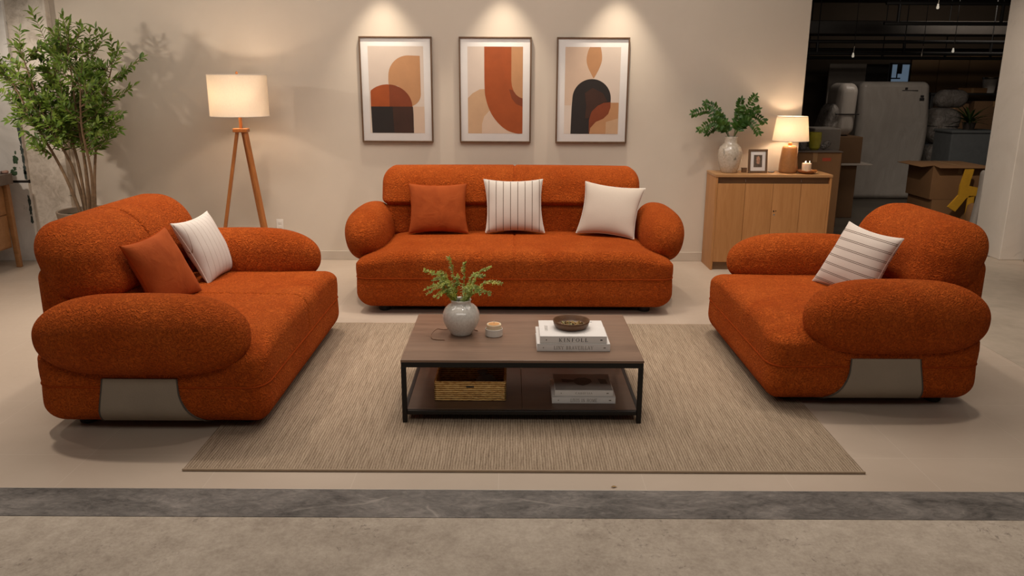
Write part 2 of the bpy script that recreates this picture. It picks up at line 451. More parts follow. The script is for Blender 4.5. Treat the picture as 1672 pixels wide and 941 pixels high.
M['bucket'] = plain('white_bucket', rgb(206, 196, 184), 0.4)
t = NT('blue_daylit_glass'); t.set(rgb(120, 140, 160), 0.3); t.b.inputs['Emission Color'].default_value = rgb(128, 150, 172); t.b.inputs['Emission Strength'].default_value = 0.28; M['blue_window'] = t.m
t = NT('lit_bulb'); t.b.inputs['Emission Color'].default_value = (1, 0.88, 0.7, 1); t.b.inputs['Emission Strength'].default_value = 0.3; t.set(rgb(220, 210, 196), 0.2); M['store_bulb'] = t.m
M['chrome'] = plain('dull_chrome', rgb(150, 140, 128), 0.3, 0.8)
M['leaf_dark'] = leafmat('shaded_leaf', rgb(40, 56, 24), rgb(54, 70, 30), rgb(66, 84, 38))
M['grey_foam'] = plain('grey_foam', rgb(150, 140, 130), 0.8, var=0.06)

# art colours
M['art_bg'] = plain('art_pale_ground', rgb(212, 194, 178), 0.8, var=0.03, scale=5)
M['art_peach'] = plain('art_peach', rgb(208, 180, 156), 0.8, var=0.04, scale=5)
M['art_tan'] = plain('art_tan', rgb(184, 134, 92), 0.8, var=0.06, scale=8)
M['art_sand'] = plain('art_sand', rgb(196, 158, 122), 0.8, var=0.05, scale=8)
M['art_rust'] = plain('art_rust', rgb(158, 74, 26), 0.8, var=0.1, scale=8)
M['art_brick'] = plain('art_brick', rgb(126, 58, 26), 0.8, var=0.1, scale=8)
M['art_black'] = plain('art_black', rgb(38, 30, 26), 0.8, var=0.1, scale=8)
M['art_umber'] = plain('art_umber', rgb(62, 36, 24), 0.8, var=0.15, scale=8)
M['photo_a'] = plain('photo_brown', rgb(92, 78, 66), 0.5, var=0.5, scale=60)
M['photo_b'] = plain('photo_skin_tone', rgb(176, 134, 108), 0.5, var=0.3, scale=60)


# ------------------------------------------------------------------ geometry helpers: each returns (verts, faces)
def join(*gs):
    V, F = [], []
    for g in gs:
        o = len(V); V += [tuple(p) for p in g[0]]; F += [tuple(i + o for i in f) for f in g[1]]
    return V, F


def shift(g, d):
    return [(p[0] + d[0], p[1] + d[1], p[2] + d[2]) for p in g[0]], g[1]


def xform(g, m):
    return [tuple(m @ Vector(p)) for p in g[0]], g[1]


def deform(g, fn):
    return [tuple(fn(*p)) for p in g[0]], g[1]


def _axis(h, rm, rp, n, cuts):
    out = [(-h + rm, -1 + i / n) for i in range(n + 1)]
    lo, hi = -h + rm, h - rp
    if isinstance(cuts, int):
        out += [(lo + (hi - lo) * k / (cuts + 1), 0.0) for k in range(1, cuts + 1)]
    else:
        out += [(c, 0.0) for c in cuts if lo < c < hi]
    out += [(hi, i / n) for i in range(n + 1)] if hi - lo > 1e-9 else [(hi, i / n) for i in range(1, n + 1)]
    return out


def rbox(h, r, n=6, cuts=(0, 0, 0), p=2.0):
    """rounded box: half sizes h, corner radii r; r[2] may be (bottom, top); p = superellipse power of the corners"""
    rs = [(q if isinstance(q, tuple) else (q, q)) for q in r]
    ax = [_axis(h[k], rs[k][0], rs[k][1], n, cuts[k]) for k in range(3)]
    N = [len(a) - 1 for a in ax]
    V, F, idx = [], [], {}

    def vert(i, j, k):
        key = (i, j, k)
        if key in idx:
            return idx[key]
        q = [ax[0][i][0], ax[1][j][0], ax[2][k][0]]; d = [ax[0][i][1], ax[1][j][1], ax[2][k][1]]
        if p == 2.0:
            x, y, z = d
            s = (x * math.sqrt(max(0, 1 - y * y / 2 - z * z / 2 + y * y * z * z / 3)),
                 y * math.sqrt(max(0, 1 - z * z / 2 - x * x / 2 + z * z * x * x / 3)),
                 z * math.sqrt(max(0, 1 - x * x / 2 - y * y / 2 + x * x * y * y / 3)))
        else:
            w = [math.tan(c * PI / 4) for c in d]
            l = sum(abs(c) ** p for c in w) ** (1 / p) or 1
            s = [c / l for c in w]
        pt = []
        for a in range(3):
            rad = rs[a][0] if d[a] < 0 else rs[a][1]
            pt.append(q[a] + rad * s[a])
        idx[key] = len(V); V.append(tuple(pt))
        return idx[key]

    for i in range(N[0]):
        for j in range(N[1]):
            F.append((vert(i, j, 0), vert(i, j + 1, 0), vert(i + 1, j + 1, 0), vert(i + 1, j, 0)))
            F.append((vert(i, j, N[2]), vert(i + 1, j, N[2]), vert(i + 1, j + 1, N[2]), vert(i, j + 1, N[2])))
    for i in range(N[0]):
        for k in range(N[2]):
            F.append((vert(i, 0, k), vert(i + 1, 0, k), vert(i + 1, 0, k + 1), vert(i, 0, k + 1)))
            F.append((vert(i, N[1], k), vert(i, N[1], k + 1), vert(i + 1, N[1], k + 1), vert(i + 1, N[1], k)))
    for j in range(N[1]):
        for k in range(N[2]):
            F.append((vert(0, j, k), vert(0, j, k + 1), vert(0, j + 1, k + 1), vert(0, j + 1, k)))
            F.append((vert(N[0], j, k), vert(N[0], j + 1, k), vert(N[0], j + 1, k + 1), vert(N[0], j, k + 1)))
    return V, F


def box(x0, x1, y0, y1, z0, z1, r=0.003):
    h = ((x1 - x0) / 2, (y1 - y0) / 2, (z1 - z0) / 2)
    r = min(r, min(h) * 0.9)
    return shift(rbox(h, (r, r, r), 2), ((x0 + x1) / 2, (y0 + y1) / 2, (z0 + z1) / 2))


def tube(pts, rad, n=8, cap=True, closed=False):
    pts = [Vector(p) for p in pts]
    rads = rad if isinstance(rad, (list, tuple)) else [rad] * len(pts)
    V, F = [], []
    L = len(pts)
    up = Vector((0.13, 0.21, 0.97)).normalized()
    prev = None
    for i, p in enumerate(pts):
        a = pts[(i - 1) % L] if (i > 0 or closed) else p
        b = pts[(i + 1) % L] if (i < L - 1 or closed) else p
        t = (b - a).normalized()
        if prev is None:
            u = t.cross(up)
            if u.length < 1e-3:
                u = t.cross(Vector((1, 0, 0)))
            u.normalize()
        else:
            u = (prev - t * prev.dot(t)).normalized()
        prev = u
        w = t.cross(u)
        for k in range(n):
            an = 2 * PI * k / n
            V.append(tuple(p + (u * math.cos(an) + w * math.sin(an)) * rads[i]))
    m = L if closed else L - 1
    for i in range(m):
        i2 = (i + 1) % L
        for k in range(n):
            F.append((i * n + k, i * n + (k + 1) % n, i2 * n + (k + 1) % n, i2 * n + k))
    if cap and not closed:
        F.append(tuple(reversed(range(n)))); F.append(tuple(range((L - 1) * n, L * n)))
    return V, F


def lathe(prof, n=32):
    """prof: list of (r, z); ends with r=0 closed"""
    V, F, rows = [], [], []
    for r, z in prof:
        if r < 1e-6:
            V.append((0, 0, z)); rows.append([len(V) - 1])
        else:
            s = len(V)
            for k in range(n):
                V.append((r * math.cos(2 * PI * k / n), r * math.sin(2 * PI * k / n), z))
            rows.append(list(range(s, s + n)))
    for a, b in zip(rows, rows[1:]):
        if len(a) == 1 and len(b) == 1:
            continue
        for k in range(n):
            k2 = (k + 1) % n
            if len(a) == 1:
                F.append((a[0], b[k2], b[k]))
            elif len(b) == 1:
                F.append((a[k], a[k2], b[0]))
            else:
                F.append((a[k], a[k2], b[k2], b[k]))
    return V, F


def prism(poly, depth):
    """polygon in local xz, thickness along +y (y 0..depth)"""
    n = len(poly)
    V = [(x, 0, z) for x, z in poly] + [(x, depth, z) for x, z in poly]
    F = [tuple(range(n)), tuple(reversed(range(n, 2 * n)))]
    for k in range(n):
        F.append((k, n + k, n + (k + 1) % n, (k + 1) % n))
    return V, F


def spline(pts, n=8):
    """Catmull-Rom through points"""
    P = [Vector(p) for p in pts]; out = []
    for i in range(len(P) - 1):
        p0 = P[max(i - 1, 0)]; p1 = P[i]; p2 = P[i + 1]; p3 = P[min(i + 2, len(P) - 1)]
        for k in range(n):
            s = k / n
            out.append(0.5 * ((2 * p1) + (p2 - p0) * s + (2 * p0 - 5 * p1 + 4 * p2 - p3) * s * s + (3 * p1 - p0 - 3 * p2 + p3) * s ** 3))
    out.append(P[-1])
    return out


def leaf(p, d, nrm, L, Wd, droop=0.2, fold=0.25):
    p = Vector(p); d = Vector(d).normalized(); nrm = Vector(nrm)
    s = d.cross(nrm)
    if s.length < 1e-3:
        s = d.cross(Vector((1, 0, 0.2)))
    s.normalize(); u = s.cross(d).normalized()
    prof = ((0, 0.03), (0.22, 0.62), (0.5, 1.0), (0.78, 0.62), (1.0, 0.02))
    V, F = [], []
    for tt, w in prof:
        c = p + d * (L * tt) - u * (droop * L * tt * tt)
        hw = Wd * 0.5 * w
        V += [tuple(c - s * hw + u * hw * fold), tuple(c), tuple(c + s * hw + u * hw * fold)]
    for i in range(len(prof) - 1):
        a = i * 3
        F += [(a, a + 1, a + 4, a + 3), (a + 1, a + 2, a + 5, a + 4)]
    return V, F


def add_mesh(name, g, mat, parent=None, loc=(0, 0, 0), rot=(0, 0, 0), smooth=True, angle=None):
    me = bpy.data.meshes.new(name)
    me.from_pydata(g[0], [], g[1])
    mats = mat if isinstance(mat, (list, tuple)) else [mat]
    for m in mats:
        me.materials.append(m)
    if len(g) > 2:
        me.polygons.foreach_set('material_index', g[2])
    me.polygons.foreach_set('use_smooth', [smooth] * len(me.polygons))
    me.update()
    if smooth and angle is not None:
        try:
            me.set_sharp_from_angle(angle=angle)
        except Exception:
            pass
    o = bpy.data.objects.new(name, me); COL.objects.link(o)
    o.parent = parent; o.location = loc; o.rotation_euler = rot
    return o


SH = math.radians(35)


def part(name, g, mat, parent, smooth=True, angle=SH, loc=(0, 0, 0), rot=(0, 0, 0), label=None):
    o = add_mesh(name, g, mat, parent, loc, rot, smooth, angle)
    if label:
        o['label'] = label
    return o


def tag(o, label, cat, group=None, kind=None):
    o['label'] = label; o['category'] = cat
    if group:
        o['group'] = group
    if kind:
        o['kind'] = kind
    return o


def thing(name, label, cat, loc=(0, 0, 0), rz=0.0, group=None, rot=None):
    o = bpy.data.objects.new(name, None); COL.objects.link(o)
    o.empty_display_size = 0.1
    o.location = loc; o.rotation_euler = rot if rot is not None else (0, 0, rz)
    return tag(o, label, cat, group)


def struct(name, g, mat, label=None, smooth=False):
    o = add_mesh(name, g, mat, None, smooth=smooth)
    o['kind'] = 'structure'
    if label:
        o['label'] = label
    return o


def multi(*items):
    """items: (geometry, material index) -> geometry with material indices"""
    V, F, I = [], [], []
    for g, mi in items:
        o = len(V); V += [tuple(p) for p in g[0]]; F += [tuple(i + o for i in f) for f in g[1]]; I += [mi] * len(g[1])
    return V, F, I


# ------------------------------------------------------------------ the setting
YW = 8.014
struct('floor', box(-7.5, 3.33, 3.262, YW, -0.12, 0.0, 0.001), M['tile'], 'beige tiled showroom floor')
struct('floor_concrete', box(-7.5, 8.5, -2.5, 3.022, -0.12, -0.001, 0.001), M['concrete'], 'rough concrete floor in the foreground')
struct('trim_1', box(-7.5, 8.5, 3.024, 3.258, -0.12, 0.0, 0.001), M['strip'], 'dark stone threshold strip across the floor')
struct('trim_2', box(-7.5, 8.5, 3.258, 3.263, -0.12, 0.0012, 0.0005), M['steel_trim'], 'thin pale metal edge between stone strip and tiles')
struct('floor_side', box(3.331, 8.5, 3.263, 8.3, -0.12, 0.0, 0.001), M['side_concrete'], 'smooth grey concrete floor beside the tiles')
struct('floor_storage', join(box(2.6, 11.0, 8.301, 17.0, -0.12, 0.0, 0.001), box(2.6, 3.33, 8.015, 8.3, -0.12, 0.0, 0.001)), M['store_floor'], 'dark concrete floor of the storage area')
struct('wall_back', box(-7.5, 2.842, YW, YW + 0.13, 0, 3.6, 0.002), M['wall'], 'beige painted display wall')
struct('baseboard_back', box(-4.42, 2.842, YW - 0.014, YW, 0, 0.095, 0.004), M['base_paint'])
struct('wall_left', box(-4.80, -4.42, 7.93, YW, 0, 3.6, 0.004), M['plaster'], 'stained bare plaster pier left of the display wall')
wp = struct('trim_3', multi((box(-7.5, -4.80, 7.89, YW, 0.815, 3.6, 0.004), 0), (box(-7.5, -4.80, 7.89, YW, 0.0, 0.79, 0.004), 0), (box(-7.5, -4.80, 7.90, YW, 0.785, 0.82, 0.001), 1)), [M['white_panel'], M['dark_gap']], 'white distressed panel at the far left')


def blob_patch(cx, cz, rx, rz, y, seed, n=16):
    rnd = random.Random(seed)
    poly = []
    for k in range(n):
        a = 2 * PI * k / n; q = 0.55 + 0.6 * rnd.random()
        poly.append((cx + rx * q * math.cos(a), cz + rz * q * math.sin(a)))
    return shift(prism(poly, 0.002), (0, y - 0.002, 0))


pt = struct('trim_4', multi(*([(blob_patch(x, z, a, b, 7.89, i), 0) for i, (x, z, a, b) in enumerate(((-4.89, 1.02, 0.03, 0.05), (-4.91, 0.93, 0.02, 0.025), (-4.93, 0.89, 0.035, 0.035), (-4.88, 1.09, 0.012, 0.02)))] +
            [(blob_patch(-4.812, z, 0.016, 0.06, 7.888, 20 + i), 1) for i, z in enumerate((1.30, 1.22, 1.12, 1.02, 0.93, 0.87, 0.62, 0.52, 0.42))])), [M['green_paint'], M['dark_green_paint']], 'flakes of green paint on the white panel')
# column on the right, seen on its left face
struct('wall_right', box(5.09, 8.5, 8.13, 8.63, 0, 3.6, 0.006), M['column'], 'white painted concrete column on the right')
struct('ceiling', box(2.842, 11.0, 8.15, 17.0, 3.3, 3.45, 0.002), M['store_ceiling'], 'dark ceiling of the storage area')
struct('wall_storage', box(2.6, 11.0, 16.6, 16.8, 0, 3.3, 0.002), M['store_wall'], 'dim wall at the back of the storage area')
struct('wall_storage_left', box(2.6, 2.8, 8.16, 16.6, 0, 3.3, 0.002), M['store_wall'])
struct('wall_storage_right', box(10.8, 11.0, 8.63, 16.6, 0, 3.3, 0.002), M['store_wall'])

# rug
rug = thing('rug', 'large beige ribbed area rug lying under the coffee table', 'rug', (0.06, 4.60, 0))
part('pile', box(-1.614, 1.614, -1.172, 1.172, 0.0005, 0.012, 0.004), M['rug'], rug)
for sy in (-1, 1):
    part('binding', box(-1.618, 1.618, sy * 1.172 - 0.006, sy * 1.172 + 0.006, 0.0005, 0.0135, 0.005), M['rug_edge'], rug)


# ------------------------------------------------------------------ sofas
def smooth01(x, a, b):
    x = max(0.0, min(1.0, (x - a) / (b - a)))
    return x * x * (3 - 2 * x)


def seam_loop(hx, hy, rx, ryf, ryb, z, n=10):
    pts = []
    for cx, cy, ry, a0 in ((hx - rx, hy - ryb, ryb, 0), (-hx + rx, hy - ryb, ryb, PI / 2), (-hx + rx, -hy + ryf, ryf, PI), (hx - rx, -hy + ryf, ryf, 1.5 * PI)):
        for k in range(n + 1):
            a = a0 + PI / 2 * k / n
            pts.append((cx + rx * math.cos(a), cy + ry * math.sin(a), z))
    return pts


def rrect(hx, hy, r, z, n=10):
    pts = []
    for cx, cy, a0 in ((hx - r, hy - r, 0), (-hx + r, hy - r, PI / 2), (-hx + r, -hy + r, PI), (hx - r, -hy + r, 1.5 * PI)):
        for k in range(n + 1):
            a = a0 + PI / 2 * k / n
            pts.append((cx + r * math.cos(a), cy + r * math.sin(a), z))
    return pts


def sofa(name, label, cat, loc, rz, Wd, seams, arms, D=1.19, zs=0.295, top=0.478, back_front=0.285, zf=0.052, back=(-1, 1), back_top=1.065, lean=0.06, rh=0.205, rug=False, rd=(0.20, 0.18, 0.14, 0.20)):
    hw, hd = Wd / 2, D / 2
    root = thing(name, label, cat, loc, rz)
    rnd = random.Random(len(label))
    xs = [-hw + 0.13 + (Wd - 0.26) * k / 30 for k in range(1, 30)]
    for s in seams:
        xs += [s - 0.03, s - 0.02, s - 0.012, s - 0.006, s, s + 0.006, s + 0.012, s + 0.02, s + 0.03]
    xs = sorted(set(round(q, 4) for q in xs))
    ys = 18

    def dent(x, depth=0.010):
        return sum(depth * math.exp(-((x - s) / 0.009) ** 2) for s in seams)

    # base
    bh = (zs - zf) / 2
    g = rbox((hw, hd, bh), (0.125, (0.085, 0.12), (0.115, 0.002)), 8, (xs, ys, 3))

    def fb(x, y, z):
        b = 0.004 * math.sin(PI * (z + bh) / (2 * bh))
        return (x + b * x / hw, y + (b + 0) * y / hd, z + zf + bh)
    part('base', deform(g, fb), M['boucle'], root, angle=0.9)
    # seat: domed, dropping under the arms
    sh = (top - zs) / 2
    g = rbox((hw, hd, sh), (0.125, (0.085, 0.12), (0.002, 0.075)), 10, (xs, ys, 2))

    def fs(x, y, z):
        up = (z + sh) / (2 * sh)
        drop = 0.055 * smooth01(abs(x), hw - 0.36, hw) * up
        dome = 0.014 * math.cos(min(1, abs(x) / hw) * PI / 2) * up * math.cos(y / hd * 1.2)
        dd = dent(x) if up > 0.1 else 0
        yy = y + (dd if y < -hd + 0.1 else 0)
        b = 0.004 * math.sin(PI * min(1, up * 1.2)) if up < 0.83 else 0
        return (x + b * x / hw, yy + b * y / hd, z + zs + sh - drop + dome - (dd if up > 0.6 else 0))
    part('seat', deform(g, fs), M['boucle'], root, angle=0.9)
    part('piping', tube(seam_loop(hw + 0.0008, hd + 0.0008, 0.1255, 0.0855, 0.1205, zs), 0.0048, 6, closed=True), M['rust_thread'], root)
    # backrest: upper roll and lumbar roll
    b0, b1 = back
    bw, bc = (b1 - b0) / 2, (b1 + b0) / 2
    xb = [-bw + 0.205 + (2 * bw - 0.41) * k / 26 for k in range(1, 26)]
    for s in seams:
        xb += [s - bc - 0.03, s - bc - 0.02, s - bc - 0.012, s - bc - 0.006, s - bc, s - bc + 0.006, s - bc + 0.012, s - bc + 0.02, s - bc + 0.03]
    xb = sorted(set(round(q, 4) for q in xb))
    ry = 0.20
    g = rbox((bw, ry, rh), (rd[0], rd[1], (rd[2], rd[3])), 12, (xb, 2, 4))
    zc = back_top - rh
    yc = back_front + ry

    def fu(x, y, z):
        e = abs(x) / bw
        pf = 0.012 * (1 - e ** 4)
        dd = dent(x + bc, 0.012)
        return (x + bc, y + yc + lean * (z / rh) + (dd if y < 0 else 0) - pf * (1 if y < 0 else -1), z + zc - (dd if z > 0.05 else 0) + 0.006 * (1 - e * e))
    up = part('backrest', deform(g, fu), M['boucle'], root, angle=None)
    lz0, lz1 = top - 0.05, zc - rh + 0.035
    lh = (lz1 - lz0) / 2
    g = rbox((bw - 0.02, 0.17, lh), (0.10, 0.10, (0.06, 0.055)), 8, (xb, 2, 2))

    def fl(x, y, z):
        return (x + bc, y + back_front + 0.17 - 0.005 - 0.02 * (z / lh) + dent(x + bc, 0.006) * (1 if y < 0 else 0), z + lz0 + lh)
    part('lumbar_cushion', deform(g, fl), M['boucle'], root, angle=None)
    # back panel that closes the rear
    part('back_panel', deform(rbox((bw - 0.05, 0.10, 0.24), (0.08, 0.08, 0.08), 5, (8, 1, 2)), lambda x, y, z: (x + bc, y + yc + 0.10, z + 0.58)), M['boucle'], root, angle=None)
    # arms
    for (sx, cz, rz_, rx_, tilt, fy, by, ax) in arms:
        ly = (by - fy) / 2; cy = (by + fy) / 2
        g = rbox((rx_, ly, rz_), (rx_, 0.42 * ly / 0.585, rz_), 16, (0, 8, 0), 2.3)
        m = Matrix.Translation((sx * ax, cy, cz)) @ Matrix.Rotation(sx * tilt, 4, 'Y')

        def fa(x, y, z, m=m, rz_=rz_, ly=ly):
            s = y / ly
            sag = -0.012 * (s * s)
            k = 1 - 0.05 * (s if s > 0 else -0.3 * s)
            return m @ Vector((x * k, y, z * k + sag))
        part('armrest', deform(g, fa), M['boucle'], root, angle=None)
    # side panels of grey leather
    for sx in (-1, 1):
        rows, nz, ny = [], 16, 14
        z0, z1 = zf + 0.002, zs + 0.05

        def sidex(z):
            b = 0.004 * math.sin(PI * max(0, min(1, (z - zf) / (2 * bh))))
            if z < zf + 0.115:
                q = (zf + 0.115 - z) / 0.115
                return hw + b - 0.125 * (1 - math.sqrt(max(0, 1 - q * q)))
            return hw + b
        V, F = [], []
        for lay in (0.0105, -0.02):
            for i in range(nz + 1):
                s = i / nz; z = z0 + (z1 - z0) * s
                yb = 0.275 - 0.05 * s
                yf = -0.155 - 0.12 * max(0, 1 - s * 1.25) ** 2.0
                for j in range(ny + 1):
                    V.append((sx * (sidex(z) + lay), yf + (yb - yf) * j / ny, z if lay > 0 else z))
        st = (nz + 1) * (ny + 1)
        for i in range(nz):
            for j in range(ny):
                a = i * (ny + 1) + j
                f = (a, a + 1, a + ny + 2, a + ny + 1)
                F.append(f if sx > 0 else tuple(reversed(f)))
        edge = [j for j in range(ny + 1)] + [i * (ny + 1) + ny for i in range(1, nz + 1)] + [nz * (ny + 1) + j for j in range(ny - 1, -1, -1)] + [i * (ny + 1) for i in range(nz - 1, 0, -1)]
        for a, b in zip(edge, edge[1:] + edge[:1]):
            F.append((a, st + a, st + b, b) if sx > 0 else (b, st + b, st + a, a))
        part('side_panel', (V, F), M['grey_leather'], root, label='grey leather side panel')
        eg = [V[i * (ny + 1)] for i in range(nz + 1)]
        eg2 = [V[i * (ny + 1) + ny] for i in range(nz + 1)]
        part('panel_edging', tube(eg, 0.004, 6), M['grey_edge'], root)
        part('panel_edging', tube(eg2, 0.004, 6), M['grey_edge'], root)
    # plinth and feet
    part('plinth', box(-hw + 0.2, hw - 0.2, -hd + 0.17, hd - 0.17, 0.018, zf + 0.03, 0.01), M['foot'], root)
    for sx in (-1, 1):
        for sy in (-1, 1):
            fz = 0.0137 if (rug and sy < 0) else 0.0
            part('foot', shift(lathe([(0, fz), (0.04, fz), (0.047, fz + 0.006), (0.055, zf + 0.02), (0, zf + 0.02)], 20), (sx * (hw - 0.20), sy * (hd - 0.16), 0)), M['foot'], root)
    return root


# arms: (side, centre z, half height, half width, tilt, front y, back y, |x| of centre)
sofa('sofa', 'long rust boucle three-seat sofa against the back wall, under the three framed prints', 'sofa', (0.02, 6.62, 0), 0.0, 2.49, [0.0],
     [(-1, 0.560, 0.212, 0.175, 0.16, -0.43, 0.66, 1.225), (1, 0.560, 0.212, 0.172, 0.16, -0.43, 0.66, 1.225)], back_front=0.27, back=(-1.165, 1.10), back_top=1.055, rh=0.165, rd=(0.11, 0.15, 0.07, 0.14), top=0.502)
sofa('loveseat', 'rust boucle two-seat sofa at the left of the rug, seen from its end', 'sofa', (-1.855, 4.725, 0), PI / 2, 1.85, [0.0],
     [(-1, 0.545, 0.205, 0.19, 0.06, -0.525, 0.56, 0.88), (1, 0.59, 0.20, 0.185, 0.10, -0.50, 0.62, 0.775)], zs=0.272, back_front=0.325, back=(-0.63, 0.81), back_top=1.045, rh=0.225, rug=True, top=0.512)
sofa('armchair', 'wide rust boucle armchair at the right of the rug', 'armchair', (2.025, 4.90, 0), -PI / 2, 1.50, [],
     [(1, 0.547, 0.205, 0.19, 0.06, -0.41, 0.595, 0.69), (-1, 0.575, 0.19, 0.185, 0.10, -0.50, 0.58, 0.61)], zs=0.272, back_front=0.335, back=(-0.625, 0.49), back_top=1.005, rh=0.215, rug=True, top=0.502)


# ------------------------------------------------------------------ cushions
def cushion(name, label, corners, thick, cloth, cord, group=None, pinch=0.10):
    TL, TR, BR, BL = [Vector(c) for c in corners]
    c = (TL + TR + BR + BL) / 4
    ux = ((TR + BR) - (TL + BL)).normalized()
    vz = ((TL + TR) - (BL + BR)); vz = (vz - ux * vz.dot(ux)).normalized()
    ny = vz.cross(ux)
    R = Matrix((ux, ny, vz)).transposed()
    root = thing(name, label, 'cushion', tuple(c), group=group, rot=R.to_euler())
    L = [R.transposed() @ (q - c) for q in (TL, TR, BR, BL)]
    n = 30
    V, F = [], []

    def pos(u, v):
        uu = u * (1 - pinch * (1 - v * v) * abs(u) ** 1.5); vv = v * (1 - pinch * (1 - u * u) * abs(v) ** 1.5)
        a, b = (uu + 1) / 2, (vv + 1) / 2
        return L[3] * (1 - a) * (1 - b) + L[2] * a * (1 - b) + L[1] * a * b + L[0] * (1 - a) * b

    rnd = random.Random(name + label)
    ph = [rnd.uniform(0, 6.28) for _ in range(6)]

    def hgt(u, v):
        q = max(0, (1 - u * u) * (1 - v * v))
        w = 0.05 * math.sin(7 * u + ph[0]) * (abs(v) ** 3) + 0.05 * math.sin(8 * v + ph[1]) * (abs(u) ** 3)
        return thick / 2 * q ** 0.42 * (1 + w)
    S = [math.sin(PI / 2 * (2 * k / n - 1)) for k in range(n + 1)]
    for s in (-1, 1):
        for v in S:
            for u in S:
                q = pos(u, v)
                V.append((q.x, q.y + s * hgt(u, v), q.z))
    st = (n + 1) ** 2
    for b in (0, 1):
        for i in range(n):
            for j in range(n):
                a = b * st + i * (n + 1) + j
                f = (a, a + 1, a + n + 2, a + n + 1)
                F.append(f if b == 0 else tuple(reversed(f)))
    part('cover', (V, F), cloth, root, angle=None)
    loop = [pos(u, -1) for u in S[:-1]] + [pos(1, v) for v in S[:-1]] + [pos(u, 1) for u in reversed(S[1:])] + [pos(-1, v) for v in reversed(S[1:])]
    part('piping', tube(loop, 0.004, 6, closed=True), cord, root)
    return root


G = 'scatter cushions on the sofas'
cushion('cushion', 'plain rust cushion leaning on the back of the three-seat sofa', [(-0.893, 6.83, 0.938), (-0.388, 6.83, 0.94), (-0.377, 6.74, 0.522), (-0.89, 6.74, 0.518)], 0.15, M['velvet'], M['rust_thread'], G)
cushion('cushion', 'cream cushion with bold vertical dark stripes, middle of the three-seat sofa', [(-0.246, 6.83, 0.975), (0.258, 6.83, 0.978), (0.278, 6.74, 0.53), (-0.229, 6.74, 0.53)], 0.15, M['stripe_bold'], M['cream_cord'], G)
cushion('cushion', 'plain oatmeal cushion tilted against the right arm of the three-seat sofa', [(0.626, 6.83, 0.96), (1.135, 6.79, 0.908), (1.025, 6.60, 0.505), (0.547, 6.72, 0.535)], 0.16, M['linen'], M['cream_cord'], G)
cushion('cushion', 'plain rust cushion on the two-seat sofa, in front of the cream one', [(-2.15, 4.275, 0.908), (-2.085, 4.71, 0.938), (-1.93, 4.80, 0.512), (-2.02, 4.36, 0.50)], 0.15, M['velvet'], M['rust_thread'], G)
cushion('cushion', 'cream cushion with faint thin stripes on the two-seat sofa', [(-2.13, 4.90, 0.92), (-2.085, 5.39, 0.922), (-1.93, 5.43, 0.512), (-1.955, 4.97, 0.512)], 0.15, M['stripe_fine'], M['cream_cord'], G)
cushion('cushion', 'cream cushion with double dark stripes leaning in the armchair', [(2.17, 5.07, 0.925), (2.30, 4.60, 0.905), (2.17, 4.67, 0.492), (2.0, 5.15, 0.508)], 0.15, M['stripe_double'], M['cream_cord'], G)

# ------------------------------------------------------------------ coffee table
ct = thing('coffee_table', 'low rectangular coffee table with brown top and black metal frame on the rug', 'table', (0.056, 4.385, 0.012))
HX, HY = 0.643, 0.425
part('tabletop', box(-HX, HX, -HY, HY, 0.343, 0.358, 0.003), M['walnut_top'], ct)
fr = []
for sy in (-1, 1):
    fr.append(box(-HX + 0.002, HX - 0.002, sy * (HY - 0.014) - 0.012, sy * (HY - 0.014) + 0.012, 0.315, 0.343, 0.002))
for sx in (-1, 1):
    fr.append(box(sx * (HX - 0.014) - 0.012, sx * (HX - 0.014) + 0.012, -HY + 0.027, HY - 0.027, 0.315, 0.343, 0.002))
part('top_frame', join(*fr), M['black_metal'], ct)
for sx in (-1, 1):
    for sy in (-1, 1):
        part('leg', box(sx * (HX - 0.014) - 0.0125, sx * (HX - 0.014) + 0.0125, sy * (HY - 0.014) - 0.0125, sy * (HY - 0.014) + 0.0125, 0.0005, 0.3155, 0.002), M['black_metal'], ct)
fr = []
for sy in (-1, 1):
    fr.append(box(-HX + 0.027, HX - 0.027, sy * (HY - 0.014) - 0.011, sy * (HY - 0.014) + 0.011, 0.046, 0.068, 0.002))
for sx in (-1, 1):
    fr.append(box(sx * (HX - 0.014) - 0.011, sx * (HX - 0.014) + 0.011, -HY + 0.027, HY - 0.027, 0.046, 0.068, 0.002))
part('shelf_frame', join(*fr), M['black_metal'], ct)
part('shelf', join(box(-HX + 0.025, 0.0005, -HY + 0.025, HY - 0.025, 0.052, 0.070, 0.0015), box(0.002, HX - 0.025, -HY + 0.025, HY - 0.025, 0.052, 0.070, 0.0015)), M['walnut_shelf'], ct)
TT = 0.3702      # top of the table
SF = 0.0822      # top of the lower shelf

# vase with sprigs
vs = thing('vase', 'round pale grey glazed vase standing on the coffee table', 'vase', (-0.293, 4.415, TT))
prof = [(0, 0.004), (0.052, 0.004), (0.056, 0), (0.062, 0.003), (0.066, 0.014), (0.088, 0.045), (0.104, 0.078), (0.1075, 0.105), (0.104, 0.132), (0.092, 0.157), (0.074, 0.174), (0.060, 0.182), (0.056, 0.19), (0.0575, 0.202), (0.0605, 0.206), (0.058, 0.208), (0.052, 0.203), (0.050, 0.188), (0.07, 0.168), (0.094, 0.13), (0.097, 0.10), (0.08, 0.05), (0.05, 0.014), (0, 0.012)]
part('body', lathe(prof, 48), M['grey_glaze'], vs, angle=None)

